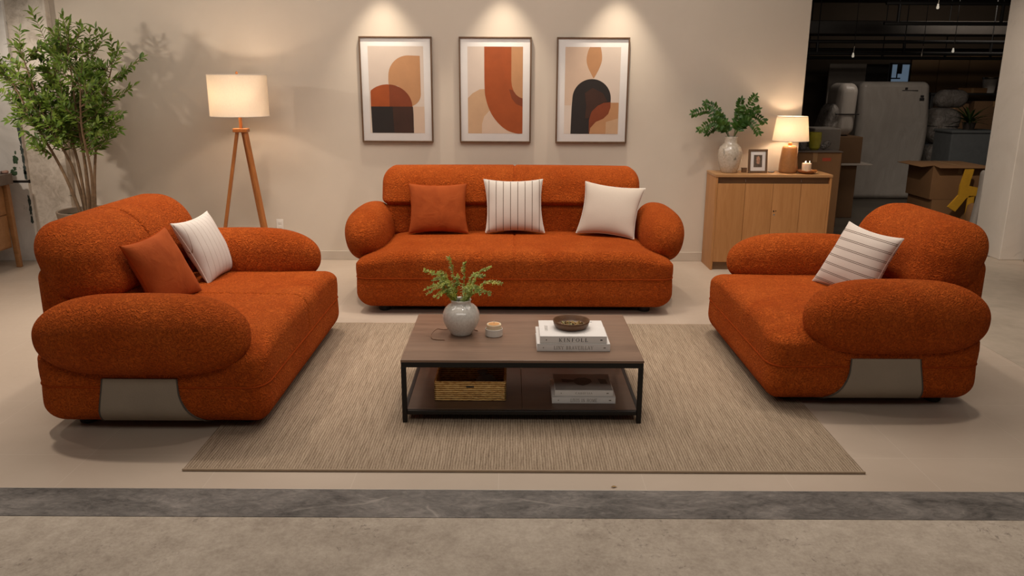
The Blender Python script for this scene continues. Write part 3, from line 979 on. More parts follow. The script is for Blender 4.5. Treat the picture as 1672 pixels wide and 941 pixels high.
sp = thing('fern_bunch', 'feathery yellow-green sprigs standing in the round grey vase', 'greenery', (-0.293, 4.415, TT + 0.1))
rnd = random.Random(11)
tips = [(-0.21, 0.0, 0.175), (-0.07, 0.03, 0.245), (-0.20, -0.02, 0.07), (0.02, 0.06, 0.21), (0.165, 0.0, 0.195), (0.235, 0.0, 0.10), (0.17, -0.06, 0.055), (-0.13, 0.07, 0.15), (0.09, -0.02, 0.165), (-0.10, -0.08, 0.105), (-0.15, -0.03, 0.03), (0.05, -0.09, 0.09), (0.13, 0.06, 0.13)]
tips += [(rnd.uniform(-0.2, 0.2), rnd.uniform(-0.1, 0.1), rnd.uniform(0.03, 0.14)) for _ in range(9)]
for (tx, ty, tz) in tips:
    an = math.atan2(ty, tx)
    b = Vector((0.035 * math.cos(an), 0.035 * math.sin(an), 0.098))
    tip = Vector((tx, ty, tz + 0.10))
    midp = b.lerp(tip, 0.5) + Vector((0, 0, 0.045 + 0.02 * rnd.random()))
    pts = spline([b * 0.5 + Vector((0, 0, -0.03)), b, midp, tip], 7)
    gs = [tube(pts, [0.0018 - 0.0010 * k / len(pts) for k in range(len(pts))], 5)]
    L = len(pts)
    for k in range(8, L):
        for q in range(8):
            p = pts[k].lerp(pts[max(0, k - 1)], rnd.random())
            dirv = (pts[min(k + 1, L - 1)] - pts[k - 1]).normalized()
            a = rnd.uniform(0, 2 * PI)
            side = Vector((math.cos(a), math.sin(a) * 0.8, math.sin(a + 1) * 0.9)) * rnd.uniform(0.6, 1.5)
            d = (dirv * 0.7 + side).normalized()
            ln = rnd.uniform(0.012, 0.026) * (1.15 - 0.5 * k / L)
            gs.append(leaf(p, d, (0, -0.3, 1), ln, 0.0056, 0.1, 0.1))
            e = p + d * ln * 0.6
            gs.append(leaf(e, (d + side * 0.5 + Vector((0, 0, 0.4))).normalized(), (0, -0.3, 1), ln * 0.6, 0.0048, 0.1, 0.1))
    part('sprig', join(*gs), M['leaf_fern'], sp, angle=None)

cd = thing('candle', 'short cream candle in a white dish on the coffee table', 'candle', (-0.103, 4.385, TT))
part('dish', lathe([(0, 0), (0.047, 0), (0.05, 0.003), (0.0505, 0.042), (0.0485, 0.044), (0.0465, 0.042), (0.046, 0.006), (0, 0.006)], 36), M['white_ceramic'], cd)
part('wax', lathe([(0, 0.006), (0.042, 0.006), (0.042, 0.066), (0.039, 0.070), (0.034, 0.0685), (0, 0.067)], 36), M['wax'], cd)
part('melted_wax', lathe([(0, 0.0672), (0.03, 0.0678), (0.033, 0.0695), (0, 0.0705)], 24), M['amber_wax'], cd)
part('wick', tube([(0, 0, 0.067), (0.001, 0, 0.08), (0.0, 0.001, 0.089)], 0.0013, 6), M['cream_cord'], cd)
cb = add_mesh('cable', tube(spline([(-0.20, 4.46, TT + 0.003), (-0.30, 4.535, TT + 0.003), (-0.395, 4.47, TT + 0.006), (-0.435, 4.40, TT + 0.03), (-0.462, 4.35, TT + 0.012), (-0.445, 4.30, TT + 0.003), (-0.38, 4.285, TT + 0.003)], 8), 0.0022, 8), M['cable'])
tag(cb, 'thin copper-brown cable looping round the grey vase on the table', 'cable')


# glyphs: thick/thin strokes with serifs, unit height 1
def glyph(ch):
    T, t_ = 0.15, 0.07
    S = lambda x, z0=0, z1=1, w=T: [(x - w / 2, z0, x + w / 2, z0, x + w / 2, z1, x - w / 2, z1)]
    def serif(x, z): return [(x - 0.16, z, x + 0.16, z, x + 0.16, z + 0.06, x - 0.16, z + 0.06)]
    def diag(x0, z0, x1, z1, w): return [(x0 - w / 2, z0, x0 + w / 2, z0, x1 + w / 2, z1, x1 - w / 2, z1)]
    def bar(x0, x1, z, w=t_): return [(x0, z - w / 2, x1, z - w / 2, x1, z + w / 2, x0, z + w / 2)]
    def arc(cx, cz, rx, rz, a0, a1, w0=T, w1=t_, n=12):
        o = []
        for k in range(n):
            q = []
            for kk, s in ((k, 1), (k + 1, 1), (k + 1, 0), (k, 0)):
                a = a0 + (a1 - a0) * kk / n
                ww = t_ + (T - t_) * abs(math.cos(a))
                q += [cx + (rx - (0 if s else ww)) * math.cos(a), cz + (rz - (0 if s else t_)) * math.sin(a)]
            o.append(tuple(q))
        return o
    st = lambda x: S(x) + serif(x, 0) + serif(x, 0.94)
    if ch == 'K': return st(0.2) + diag(0.3, 0.48, 0.72, 1, t_) + diag(0.66, 0, 0.36, 0.55, T) + serif(0.70, 0) + serif(0.70, 0.94), 0.9
    if ch == 'I': return st(0.2), 0.42
    if ch == 'N': return S(0.17, w=t_) + S(0.75, w=t_) + diag(0.72, 0, 0.2, 1, T) + serif(0.17, 0) + serif(0.75, 0.94), 0.95
    if ch == 'F': return st(0.2) + bar(0.2, 0.68, 0.965) + bar(0.2, 0.55, 0.5) + S(0.65, 0.75, 1, t_), 0.74
    if ch == 'E': return st(0.2) + bar(0.2, 0.68, 0.965) + bar(0.2, 0.55, 0.5) + bar(0.2, 0.72, 0.035) + S(0.65, 0.78, 1, t_) + S(0.69, 0, 0.22, t_), 0.8
    if ch == 'L': return st(0.2) + bar(0.2, 0.68, 0.035) + S(0.65, 0, 0.25, t_), 0.74
    if ch == 'O': return arc(0.45, 0.5, 0.43, 0.52, 0, 2 * PI, n=24), 0.93
    if ch == 'B': return st(0.2) + arc(0.3, 0.74, 0.36, 0.26, -PI / 2, PI / 2) + arc(0.3, 0.26, 0.42, 0.27, -PI / 2, PI / 2), 0.8
    if ch == 'R': return st(0.2) + arc(0.3, 0.73, 0.38, 0.27, -PI / 2, PI / 2) + diag(0.72, 0, 0.42, 0.5, T), 0.85
    if ch == 'A': return diag(0.1, 0, 0.42, 1, t_) + diag(0.76, 0, 0.44, 1, T) + bar(0.2, 0.66, 0.35) + serif(0.1, 0) + serif(0.76, 0), 0.92
    if ch == 'V': return diag(0.42, 0, 0.1, 1, T) + diag(0.44, 0, 0.76, 1, t_) + serif(0.1, 0.94) + serif(0.76, 0.94), 0.9
    if ch == 'Y': return S(0.42, 0, 0.5) + diag(0.42, 0.45, 0.1, 1, T) + diag(0.42, 0.45, 0.76, 1, t_) + serif(0.42, 0) + serif(0.1, 0.94) + serif(0.76, 0.94), 0.9
    if ch == 'H': return st(0.2) + st(0.72) + bar(0.2, 0.72, 0.5), 0.95
    if ch == 'M': return S(0.17, w=t_) + S(0.9) + diag(0.52, 0, 0.2, 1, T) + diag(0.52, 0, 0.88, 1, t_) + serif(0.17, 0) + serif(0.9, 0), 1.1
    if ch == 'T': return st(0.42) + bar(0.05, 0.8, 0.965) + S(0.08, 0.75, 1, t_) + S(0.77, 0.75, 1, t_), 0.88
    if ch == 'S': return arc(0.38, 0.74, 0.3, 0.26, 0.3, 1.5 * PI) + arc(0.38, 0.26, 0.32, 0.27, -0.8 * PI, 0.5 * PI), 0.74
    if ch == 'D': return st(0.2) + arc(0.25, 0.5, 0.5, 0.5, -PI / 2, PI / 2), 0.85
    if ch == 'C': return arc(0.45, 0.5, 0.4, 0.52, 0.25 * PI, 1.75 * PI, n=18), 0.8
    return [], 0.45


def writing(text, h, gap=0.12, narrow=1.0):
    """flat letters in local xz, centred in x, baseline z=0"""
    quads, x = [], 0.0
    for ch in text:
        q, w = glyph(ch)
        for a in q:
            quads.append([(a[k] + x, a[k + 1]) for k in (0, 2, 4, 6)])
        x += w + gap
    x -= gap
    V, F = [], []
    for q in quads:
        o = len(V)
        V += [((p[0] - x / 2) * h * narrow, 0.0, p[1] * h) for p in q]; F.append((o, o + 1, o + 2, o + 3))
    return V, F


def book(name, label, x0, x1, y0, y1, z0, z1, cover, spine_text, th, ink, group, narrow=1.0, gap=0.12, rot=0.0, extra=None):
    cx, cy = (x0 + x1) / 2, (y0 + y1) / 2
    hx, hy, h = (x1 - x0) / 2, (y1 - y0) / 2, z1 - z0
    r = thing(name, label, 'book', (cx, cy, z0), rot, group)
    c = 0.0035
    part('cover', join(box(-hx, hx, -hy, hy, 0, c, 0.001), box(-hx, hx, -hy, hy, h - c, h, 0.001), box(-hx, hx, -hy, -hy + c, 0, h, 0.0012)), cover, r)
    part('pages', box(-hx + 0.006, hx - 0.006, -hy + c, hy - 0.006, c, h - c, 0.001), M['page'], r)
    part('spine_title', shift(writing(spine_text, th, gap, narrow), (0, -hy - 0.0006, h / 2 - th / 2)), ink, r, smooth=False)
    part('spine_mark', join(shift(lathe([(0, 0), (0.003, 0.0004), (0, 0.0006)], 10), (0, 0, 0)), ([], [])), ink, r, loc=(-hx + 0.035, -hy - 0.0002, h / 2), rot=(PI / 2, 0, 0))
    part('spine_mark', box(-0.006, 0.006, -hy - 0.0008, -hy, h / 2 - 0.003, h / 2 + 0.003, 0.0003), ink, r, loc=(hx - 0.03, 0, 0))
    return r


GB = 'coffee table books'
book('book', 'white hardback lying at the bottom of the stack on the tabletop', 0.137, 0.535, 4.105, 4.42, TT, TT + 0.043, M['paper_white'], 'LINY BRAVEILLAY', 0.020, M['ink_soft'], GB, 0.80, 0.14)
bk = book('book', 'white hardback under the wooden bowl, on top of the tabletop stack', 0.153, 0.517, 4.112, 4.41, TT + 0.0432, TT + 0.084, M['paper_white'], 'KINFOLL', 0.020, M['ink'], GB, 1.18, 0.22)
g = writing('CANVEILY', 0.016, 0.1, 0.9)
part('cover_print', [(z * -1, x, 0.0412) for x, _, z in g[0]] and ([(-z, x, 0.0413) for x, _, z in g[0]], g[1]), M['ink_soft'], bk, smooth=False, loc=(-0.135, 0.0, 0.0))
part('cover_mark', box(0.10, 0.125, 0.115, 0.121, 0.0408, 0.0412, 0.0001), M['ink'], bk)
part('cover_mark', box(0.06, 0.064, -0.1, -0.096, 0.0408, 0.0412, 0.0001), M['ink'], bk)
book('book', 'grey-white hardback at the bottom of the stack on the lower shelf', 0.222, 0.570, 4.065, 4.33, SF, SF + 0.040, M['paper_white'], 'LIVIS IN HOME', 0.019, M['ink_soft'], GB, 0.72, 0.12)
bk = book('book', 'grey covered picture book on top of the lower shelf stack', 0.237, 0.556, 4.072, 4.32, SF + 0.0402, SF + 0.077, M['paper_white'], 'CADIFSIA', 0.010, M['ink_soft'], GB, 1.3, 0.2)
part('cover_photo', box(-0.156, 0.156, -0.121, 0.121, 0.0366, 0.0370, 0.0001), M['cover_grey'], bk)
vp = [(-0.115, 0.045), (-0.05, 0.03), (-0.02, 0.06), (0.02, 0.065), (0.05, 0.04), (0.055, 0.0), (0.03, -0.04), (0.0, -0.06), (-0.03, -0.045), (-0.05, -0.005), (-0.08, -0.01), (-0.112, -0.005)]
part('cover_picture', ([(x, y, 0.0374) for x, y in vp] + [(0.09, 0.05, 0.0374), (0.135, 0.04, 0.0374), (0.14, -0.03, 0.0374), (0.10, -0.03, 0.0374)], [tuple(reversed(range(12))), (15, 14, 13, 12)]), M['cover_dark'], bk, smooth=False)

bw = thing('bowl', 'shallow dark wooden bowl resting on the white books', 'bowl', (0.333, 4.275, TT + 0.0843))
part('dish', lathe([(0, 0.003), (0.07, 0.003), (0.074, 0), (0.082, 0.002), (0.097, 0.018), (0.1035, 0.044), (0.1015, 0.0465), (0.098, 0.044), (0.090, 0.020), (0.076, 0.009), (0, 0.009)], 48), M['bowl_wood'], bw, angle=None)
rnd = random.Random(4)
po = thing('dried_flowers', 'dried petals heaped inside the dark wooden bowl', 'dried flowers', (0.333, 4.275, TT + 0.0843 + 0.0095))
gs, gg = [], []
for k in range(120):
    a, q = rnd.uniform(0, 2 * PI), 0.07 * math.sqrt(rnd.random())
    p = (q * math.cos(a), q * math.sin(a), 0.001 + 0.012 * (1 - q / 0.07) * rnd.random())
    (gg if rnd.random() < 0.3 else gs).append(leaf(p, (rnd.uniform(-1, 1), rnd.uniform(-1, 1), 0.35), (0, 0, 1), 0.02, 0.012, 0.2, 0.5))
part('petals', join(*gs), M['dried'], po); po.children[0]['kind'] = 'stuff'
part('buds', join(*gg), M['dried_green'], po); po.children[1]['kind'] = 'stuff'

bs = thing('basket', 'rectangular woven seagrass basket on the lower shelf of the table', 'basket', (-0.228, 4.235, SF))
hx, hy, hz = 0.197, 0.14, 0.105
wt = 0.012
g = []
g.append(box(-hx, hx, -hy, -hy + wt, 0, hz, 0.005)); g.append(box(-hx, hx, hy - wt, hy, 0, hz, 0.005))
g.append(box(-hx, -hx + wt, -hy, hy, 0, hz, 0.005)); g.append(box(hx - wt, hx, -hy, hy, 0, hz, 0.005)); g.append(box(-hx + 0.004, hx - 0.004, -hy + 0.004, hy - 0.004, 0.001, 0.01, 0.002))
part('body', join(*g), M['wicker'], bs)
part('rim', tube([(p[0], p[1], hz) for p in rrect(hx - 0.006, hy - 0.006, 0.012, 0)], 0.0085, 8, closed=True), M['wicker'], bs)
part('handle_hole', box(-0.022, 0.022, -hy - 0.001, -hy + 0.002, 0.079, 0.089, 0.001), M['dark_gap'], bs)
pk = rbox((0.06, 0.05, 0.045), (0.06, 0.05, 0.045), 10, (0, 0, 0))
pch = add_mesh('cloth_pouch', join(deform(pk, lambda x, y, z: (x * (1 - 2.2 * max(0, z)) + 0.01, y * (1 - 2 * max(0, z)), z + 0.045)), shift(lathe([(0, 0.08), (0.012, 0.08), (0.014, 0.088), (0.028, 0.104), (0.03, 0.108), (0.016, 0.1), (0, 0.098)], 14), (-0.01, 0, 0))), M['pouch'], None, (-0.155, 4.25, SF + 0.011))
tag(pch, 'small grey cloth pouch lying inside the woven basket', 'pouch')

# ------------------------------------------------------------------ floor lamp
LX, LY = -2.515, 7.50
fl = thing('floor_lamp', 'tripod floor lamp with wooden legs and a glowing cream drum shade', 'floor lamp', (LX, LY, 0))


def shade(r0, r1, z0, z1, th=0.003):
    return lathe([(r0, z0), (r1, z1), (r1 - th, z1), (r0 - th, z0), (r0, z0)], 56)


part('lamp_shade', shade(0.262, 0.262, 1.468, 1.835), M['shade'], fl, label='glowing cream drum shade')
part('shade_rim', join(tube([(0.262 * math.cos(a * PI / 24), 0.262 * math.sin(a * PI / 24), 1.468) for a in range(48)], 0.003, 6, closed=True), tube([(0.262 * math.cos(a * PI / 24), 0.262 * math.sin(a * PI / 24), 1.835) for a in range(48)], 0.003, 6, closed=True)), M['cream_cord'], fl)
part('spider', join(*[tube([(0, 0, 1.80), (0.26 * math.cos(a), 0.26 * math.sin(a), 1.825)], 0.003, 6) for a in (0.5, 0.5 + 2 * PI / 3, 0.5 + 4 * PI / 3)]), M['metal_lock'], fl)
part('finial', lathe([(0, 1.80), (0.008, 1.80), (0.010, 1.83), (0.012, 1.85), (0.006, 1.863), (0, 1.865)], 14), M['lamp_wood'], fl)
part('pole', join(tube([(0, 0, 1.345), (0, 0, 1.50)], 0.015, 14), tube([(0, 0, 1.5), (0, 0, 1.80)], 0.006, 8)), M['lamp_wood'], fl)
part('hub', shift(rbox((0.066, 0.05, 0.018), (0.01, 0.01, 0.006), 3), (0, 0, 1.338)), M['lamp_wood'], fl)
for (fx, fy, tx) in ((-0.30, -0.04, -0.034), (0.245, -0.10, 0.040), (0.10, 0.26, 0.014)):
    m0, m1 = Vector((tx, fy * 0.08, 1.335)), Vector((fx, fy, 0.0))
    d = (m1 - m0)
    gl = rbox((0.021, 0.015, d.length / 2), (0.006, 0.006, 0.004), 3, (0, 0, 4))
    q = d.to_track_quat('-Z', 'Y')
    gl = xform(gl, Matrix.Translation((m0 + m1) / 2) @ q.to_matrix().to_4x4())
    gl = ([(x, y, max(z, 0.0)) for x, y, z in gl[0]], gl[1])
    part('leg', gl, M['lamp_wood'], fl)
part('bulb', shift(lathe([(0, -0.05), (0.014, -0.05), (0.016, -0.03), (0.03, 0.0), (0.024, 0.025), (0, 0.034)], 18), (0.035, 0, 1.655)), M['bulb'], fl)


def lamp_light(name, loc, power, color, rad=0.03):
    d = bpy.data.lights.new(name, 'POINT'); d.energy = power; d.color = color; d.shadow_soft_size = rad
    o = bpy.data.objects.new(name, d); COL.objects.link(o); o.location = loc
    return o


lamp_light('floor_lamp_light', (LX, LY - 0.01, 1.655), 13, (1.0, 0.80, 0.62))

# ------------------------------------------------------------------ potted tree
PX, PY = -3.98, 7.42
pl = thing('potted_tree', 'tall leafy green tree in a taupe pot behind the two-seat sofa', 'plant', (PX, PY, 0))
part('pot', lathe([(0, 0.002), (0.185, 0.002), (0.195, 0.01), (0.268, 0.55), (0.275, 0.595), (0.271, 0.602), (0.255, 0.598), (0.249, 0.54), (0, 0.535)], 48), M['pot'], pl)
sv = lathe([(0.249, 0.55), (0.16, 0.563), (0.08, 0.57), (0, 0.572)], 40)
part('soil', deform(sv, lambda x, y, z: (x, y, z + 0.006 * math.sin(60 * x) * math.sin(52 * y))), M['soil'], pl)
rnd = random.Random(21)
leaves = []
tree_leaf_count = 0


def twig(p, d, L, depth, wood_out):
    """a leafy twig: tube and alternating leaves"""
    global tree_leaf_count
    n = max(4, int(L / 0.028))
    pts = [Vector(p)]
    dd = Vector(d).normalized()
    for k in range(n):
        dd = (dd + Vector((rnd.uniform(-.12, .12), rnd.uniform(-.12, .12), rnd.uniform(-.04, .10)))).normalized()
        q = pts[-1] + dd * (L / n)
        if PY + q.y > YW - 0.10:
            dd.y = -abs(dd.y); q = pts[-1] + dd * (L / n)
        pts.append(q)
    wood_out.append(tube(pts, [0.0042 * (1 - 0.7 * k / n) for k in range(n + 1)], 5))
    for k in range(1, n + 1):
        for s in (-1, 1):
            if k < n * 0.15 and depth == 0:
                continue
            t = (pts[k] - pts[k - 1]).normalized()
            side = t.cross(Vector((rnd.uniform(-.4, .4), rnd.uniform(-1, -.2), rnd.uniform(.2, 1)))).normalized() * s
            ld = (t * rnd.uniform(0.5, 1.0) + side * rnd.uniform(.7, 1.1) + Vector((0, 0, rnd.uniform(-.15, .35)))).normalized()
            leaves.append(leaf(pts[k], ld, (rnd.uniform(-.5, .5), rnd.uniform(-.9, .1), 0.9), rnd.uniform(0.055, 0.092), rnd.uniform(0.022, 0.033), rnd.uniform(0.0, .35), 0.3))
            tree_leaf_count += 1
    leaves.append(leaf(pts[-1], dd, (0, -0.5, 0.8), 0.075, 0.026, 0.1, 0.3))
    return pts


stems = [((-0.02, 0.00), [(-0.05, 0.02, 1.0), (-0.10, 0.0, 1.45), (-0.16, 0.05, 1.95)]),
         ((0.01, -0.03), [(0.03, -0.02, 1.0), (0.03, -0.05, 1.5), (0.05, -0.08, 2.08)]),
         ((-0.05, -0.02), [(-0.16, -0.05, 0.95), (-0.34, -0.08, 1.4), (-0.50, -0.08, 1.78)]),
         ((0.04, 0.02), [(0.10, 0.0, 0.95), (0.17, 0.05, 1.4), (0.33, 0.08, 1.88)]),
         ((0.0, 0.04), [(-0.02, 0.08, 1.0), (-0.06, 0.16, 1.5), (0.12, 0.20, 2.0)]),
         ((0.05, -0.04), [(0.12, -0.10, 0.95), (0.13, -0.18, 1.4), (0.20, -0.22, 1.8)]),
         ((-0.04, 0.03), [(-0.10, 0.0, 1.0), (-0.22, -0.12, 1.45), (-0.30, -0.18, 1.95)])]
woods = []
for (b, way) in stems:
    pts = spline([(b[0], b[1], 0.5)] + way, 9)
    nn = len(pts)
    part('trunk', tube(pts, [0.017 - 0.012 * k / nn for k in range(nn)], 8), M['bark'], pl)
    for k in range(12, nn):
        f = (k - 12) / (nn - 12)
        for r_ in range(2):
            if rnd.random() < 0.30:
                continue
            a = rnd.uniform(0, 2 * PI)
            out = Vector((math.cos(a) * 1.25, math.sin(a) * 0.75, rnd.uniform(0.25, 1.0)))
            L = rnd.uniform(0.14, 0.34) * (1.05 - 0.35 * f)
            pp = twig(pts[k], out, L, 0, woods)
            if rnd.random() < 0.75 and len(pp) > 4:
                m_ = len(pp) // 2
                a2 = rnd.uniform(0, 2 * PI)
                twig(pp[m_], (pp[-1] - pp[0]).normalized() + Vector((math.cos(a2), math.sin(a2) * .7, rnd.uniform(-.1, .6))) * 0.9, L * 0.6, 1, woods)
    twig(pts[-1], (pts[-1] - pts[-3]), 0.24, 1, woods)
# a few longer outer shoots
for p, d, L in (((0.30, 0.0, 1.75), (1, -0.1, 0.42), 0.46), ((0.28, 0.0, 1.6), (1, -0.2, 0.2), 0.34), ((-0.5, -0.05, 1.8), (-0.8, 0, 0.6), 0.3), ((0.05, -0.1, 2.0), (0.3, -0.2, 1), 0.3), ((-0.48, -0.05, 1.72), (-1, 0, 0.55), 0.26), ((-0.45, -0.05, 1.62), (-1, 0, 0.12), 0.26), ((-0.12, 0.0, 1.95), (-0.45, 0, 1), 0.42), ((0.05, -0.05, 2.0), (-0.05, 0, 1), 0.22), ((0.16, 0.0, 1.95), (0.4, 0, 1), 0.24), ((0.30, 0.0, 1.85), (0.7, 0, 0.8), 0.28), ((0.20, -0.1, 1.45), (1, 0, 0.02), 0.30), ((0.2, -0.1, 1.35), (1, 0.1, -0.25), 0.22), ((-0.3, -0.1, 1.45), (-0.9, 0, -0.15), 0.24), ((-0.2, -0.1, 1.3), (-0.8, 0, -0.35), 0.2)):
    twig(p, d, L, 1, woods)
part('twigs', join(*woods), M['bark'], pl)
fo = part('foliage', join(*leaves), M['leaf_tree'], pl, angle=None); fo['kind'] = 'stuff'

# ------------------------------------------------------------------ framed prints
def arcpts(cx, cy, rx, ry, a0, a1, n=16):
    return [(cx + rx * math.cos(a0 + (a1 - a0) * k / n), cy + ry * math.sin(a0 + (a1 - a0) * k / n)) for k in range(n + 1)]


def picture(label, cx, art, mats):
    w, h = 0.70, 1.0
    r = thing('framed_print', label, 'picture', (cx, YW - 0.002, 1.199), 0, 'framed abstract prints on the back wall')
    fw = 0.014; dp = 0.034
    g = [box(-w / 2, w / 2, -dp, 0, 0, fw, 0.002), box(-w / 2, w / 2, -dp, 0, h - fw, h, 0.002), box(-w / 2, -w / 2 + fw, -dp, 0, fw, h - fw, 0.002), box(w / 2 - fw, w / 2, -dp, 0, fw, h - fw, 0.002)]
    part('frame', join(*g), M['frame_wood'], r)
    part('mat_board', box(-w / 2 + fw, w / 2 - fw, -0.022, -0.004, fw, h - fw, 0.0005), M['mat_board'], r)
    aw, ah = 0.535, 0.822
    items = []
    for k, (poly, mi) in enumerate(art):
        P = [((u - 0.5) * aw, (1 - v) * ah + 0.088) for u, v in poly]
        y = -0.0222 - 0.00025 * (k + 1)
        items.append((([(x, y, z) for x, z in P], [tuple(range(len(P)))]), mi))
    # orient every patch towards the room
    out = []
    for g, mi in items:
        vs_ = [Vector(q) for q in g[0]]
        ar = sum((vs_[i].x * vs_[(i + 1) % len(vs_)].z - vs_[(i + 1) % len(vs_)].x * vs_[i].z) for i in range(len(vs_)))
        out.append(((g[0], [g[1][0] if ar > 0 else tuple(reversed(g[1][0]))]), mi))
    part('print', multi(*out), mats, r, smooth=False, angle=None)
    return r


bgq = [(0, 0), (1, 0), (1, 1), (0, 1)]


def N1(pts, x0, x1, y0, y1):
    return [((x - x0) / (x1 - x0), (y - y0) / (y1 - y0)) for x, y in pts]


# print 1
f1 = lambda p: N1(p, 142, 443, 248, 721)
tan1 = arcpts(360, 408, 110, 111, PI, 1.5 * PI) + [(424, 299)] + arcpts(352, 505, 73, 70, 0, 0.45 * PI)
dome = [(149, 574), (149, 496)] + arcpts(243, 575, 134, 122, 1.26 * PI, 2 * PI)
art1 = [(bgq, 0), (f1([(383, 574), (443, 574), (443, 721), (383, 721)]), 1), (f1(tan1 + [(370, 540), (345, 495), (300, 462), (250, 452), (249, 430)]), 2), (f1(dome), 3), (f1([(149, 574), (380, 574), (382, 620), (382, 720), (152, 720)]), 5),
        (f1([(252, 453)] + arcpts(243, 575, 134, 122, 1.53 * PI, 2 * PI) + [(252, 574)]), 6), (f1([(268, 574), (380, 574), (382, 620), (382, 720), (275, 720), (270, 640)]), 7)]
AM = [M['art_bg'], M['art_peach'], M['art_tan'], M['art_rust'], M['art_sand'], M['art_black'], M['art_brick'], M['art_umber']]
picture('left framed print with a brown dome on black and a tan leaf form', -1.133, art1, AM)
# print 2
f2 = lambda p: N1(p, 674, 981, 248, 725)
outer = [(q.x, q.y) for q in spline([(x, y, 0) for x, y in [(767, 248), (768, 470), (775, 530), (790, 580), (812, 625), (840, 662), (872, 692), (905, 712), (950, 725), (981, 725)]], 4)]
inner = [(981, 529), (962, 522), (944, 508), (930, 488), (921, 462), (917, 430), (917, 248)]
art2 = [(bgq, 0), (f2([(674, 528), (700, 502), (740, 480), (768, 478), (775, 530), (800, 592), (765, 630), (753, 670), (752, 725), (674, 725)]), 4), (f2([(752, 725), (753, 670), (765, 630), (800, 592), (812, 625), (840, 662), (872, 692), (905, 712), (950, 725)]), 1),
        (f2([(917, 248), (981, 248), (981, 529), (962, 522), (944, 508), (930, 488), (921, 462), (917, 430)]), 2), (f2(outer + inner), 3), (f2([(905, 480), (925, 482), (944, 508), (962, 522), (981, 529), (981, 575), (945, 560), (920, 530)]), 6)]
picture('middle framed print with a broad rust band curving to the right', -0.172, art2, AM)
# print 3
f3 = lambda p: N1(p, 1210, 1510, 248, 728)
arch = [(1246, 728), (1250, 575)] + arcpts(1358, 530, 105, 108, PI, 2 * PI, 24) + [(1463, 575), (1452, 615), (1425, 642), (1385, 660), (1355, 695), (1350, 728)]
art3 = [(bgq, 0), (f3([(1210, 248), (1338, 248), (1326, 320), (1338, 365), (1365, 420), (1300, 450), (1255, 520), (1248, 568), (1210, 568)]), 1), (f3([(q.x, q.y) for q in spline([(1366, 420, 0), (1350, 390, 0), (1334, 358, 0), (1325, 320, 0), (1330, 280, 0), (1341, 248, 0)], 5) + spline([(1400, 248, 0), (1407, 285, 0), (1408, 322, 0), (1396, 362, 0), (1380, 395, 0), (1366, 420, 0)], 5)]), 2), (f3(arch), 5),
        (f3([(1350, 728), (1355, 695), (1385, 660), (1425, 642), (1452, 615), (1463, 575), (1463, 552), (1507, 552), (1507, 728)]), 2), (f3([(1347, 728), (1347, 650), (1358, 605), (1390, 570), (1425, 553), (1463, 549), (1463, 580), (1452, 615), (1425, 642), (1385, 660), (1355, 695)]), 6),
        (f3([(1320, 500), (1362, 470), (1420, 500), (1445, 545), (1400, 562), (1362, 600), (1346, 640), (1325, 640), (1330, 570)]), 7), (f3([(1440, 660), (1507, 640), (1507, 728), (1440, 728)]), 4)]
picture('right framed print with a black arch under a tan drop', 0.772, art3, AM)

# outlet on the wall
ol = thing('wall_outlet', 'small white socket plate low on the wall beside the floor lamp', 'socket', (-2.366, YW, 0.36))
part('plate', box(-0.035, 0.035, -0.008, 0, -0.055, 0.058, 0.003), M['outlet'], ol)
part('socket_face', join(box(-0.018, 0.018, -0.011, -0.006, 0.008, 0.04, 0.002), box(-0.018, 0.018, -0.011, -0.006, -0.036, -0.004, 0.002)), M['white_ceramic'], ol)

# ------------------------------------------------------------------ oak cabinet
cx0, cx1, cy0, cy1, ch = 1.945, 3.052, 7.62, 7.995, 0.936
cb = thing('cabinet', 'light oak four-door cabinet at the right end of the display wall', 'cabinet', ((cx0 + cx1) / 2, (cy0 + cy1) / 2, 0))
hx, hy = (cx1 - cx0) / 2, (cy1 - cy0) / 2
part('top', box(-hx - 0.004, hx + 0.004, -hy - 0.006, hy, ch - 0.026, ch, 0.002), M['oak_x'], cb)
part('body', join(box(-hx, -hx + 0.02, -hy, hy, 0, ch - 0.026, 0.001), box(hx - 0.02, hx, -hy, hy, 0, ch - 0.026, 0.001), box(-hx + 0.02, hx - 0.02, -hy + 0.02, hy, 0.075, 0.095, 0.001), box(-hx + 0.02, hx - 0.02, hy - 0.012, hy, 0.06, ch - 0.03, 0.001)), M['oak'], cb)
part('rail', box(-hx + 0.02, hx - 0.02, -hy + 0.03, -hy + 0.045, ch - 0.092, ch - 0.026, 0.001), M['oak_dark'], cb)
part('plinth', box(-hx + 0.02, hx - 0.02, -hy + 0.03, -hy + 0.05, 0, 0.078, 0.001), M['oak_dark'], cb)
dw = (2 * hx - 0.04) / 4
for k in range(4):
    x0 = -hx + 0.02 + dw * k
    d = part('door', box(x0 + 0.0015, x0 + dw - 0.0015, -hy + 0.002, -hy + 0.02, 0.082, ch - 0.088, 0.0015), M['oak'], cb)
    if k == 2:
        for (lx, lz, lr) in ((x0 + 0.022, 0.585, 0.007), (x0 + 0.042, 0.587, 0.005), (x0 + 0.028, 0.55, 0.008)):
            part('lock', lathe([(0, 0), (lr, 0), (lr, 0.003), (lr * 0.6, 0.004), (0, 0.004)], 14), M['metal_lock'] if lz < 0.58 else M['black_metal'], d, loc=(lx, -hy + 0.002, lz), rot=(PI / 2, 0, 0))
for k in (0, 2):
    part('hook', tube([(-hx + 0.02 + dw * (k + 1), -hy + 0.028, ch - 0.05), (-hx + 0.02 + dw * (k + 1), -hy + 0.018, ch - 0.055), (-hx + 0.022 + dw * (k + 1), -hy + 0.018, ch - 0.072)], 0.003, 6), M['metal_lock'], cb)
CT = ch + 0.0003
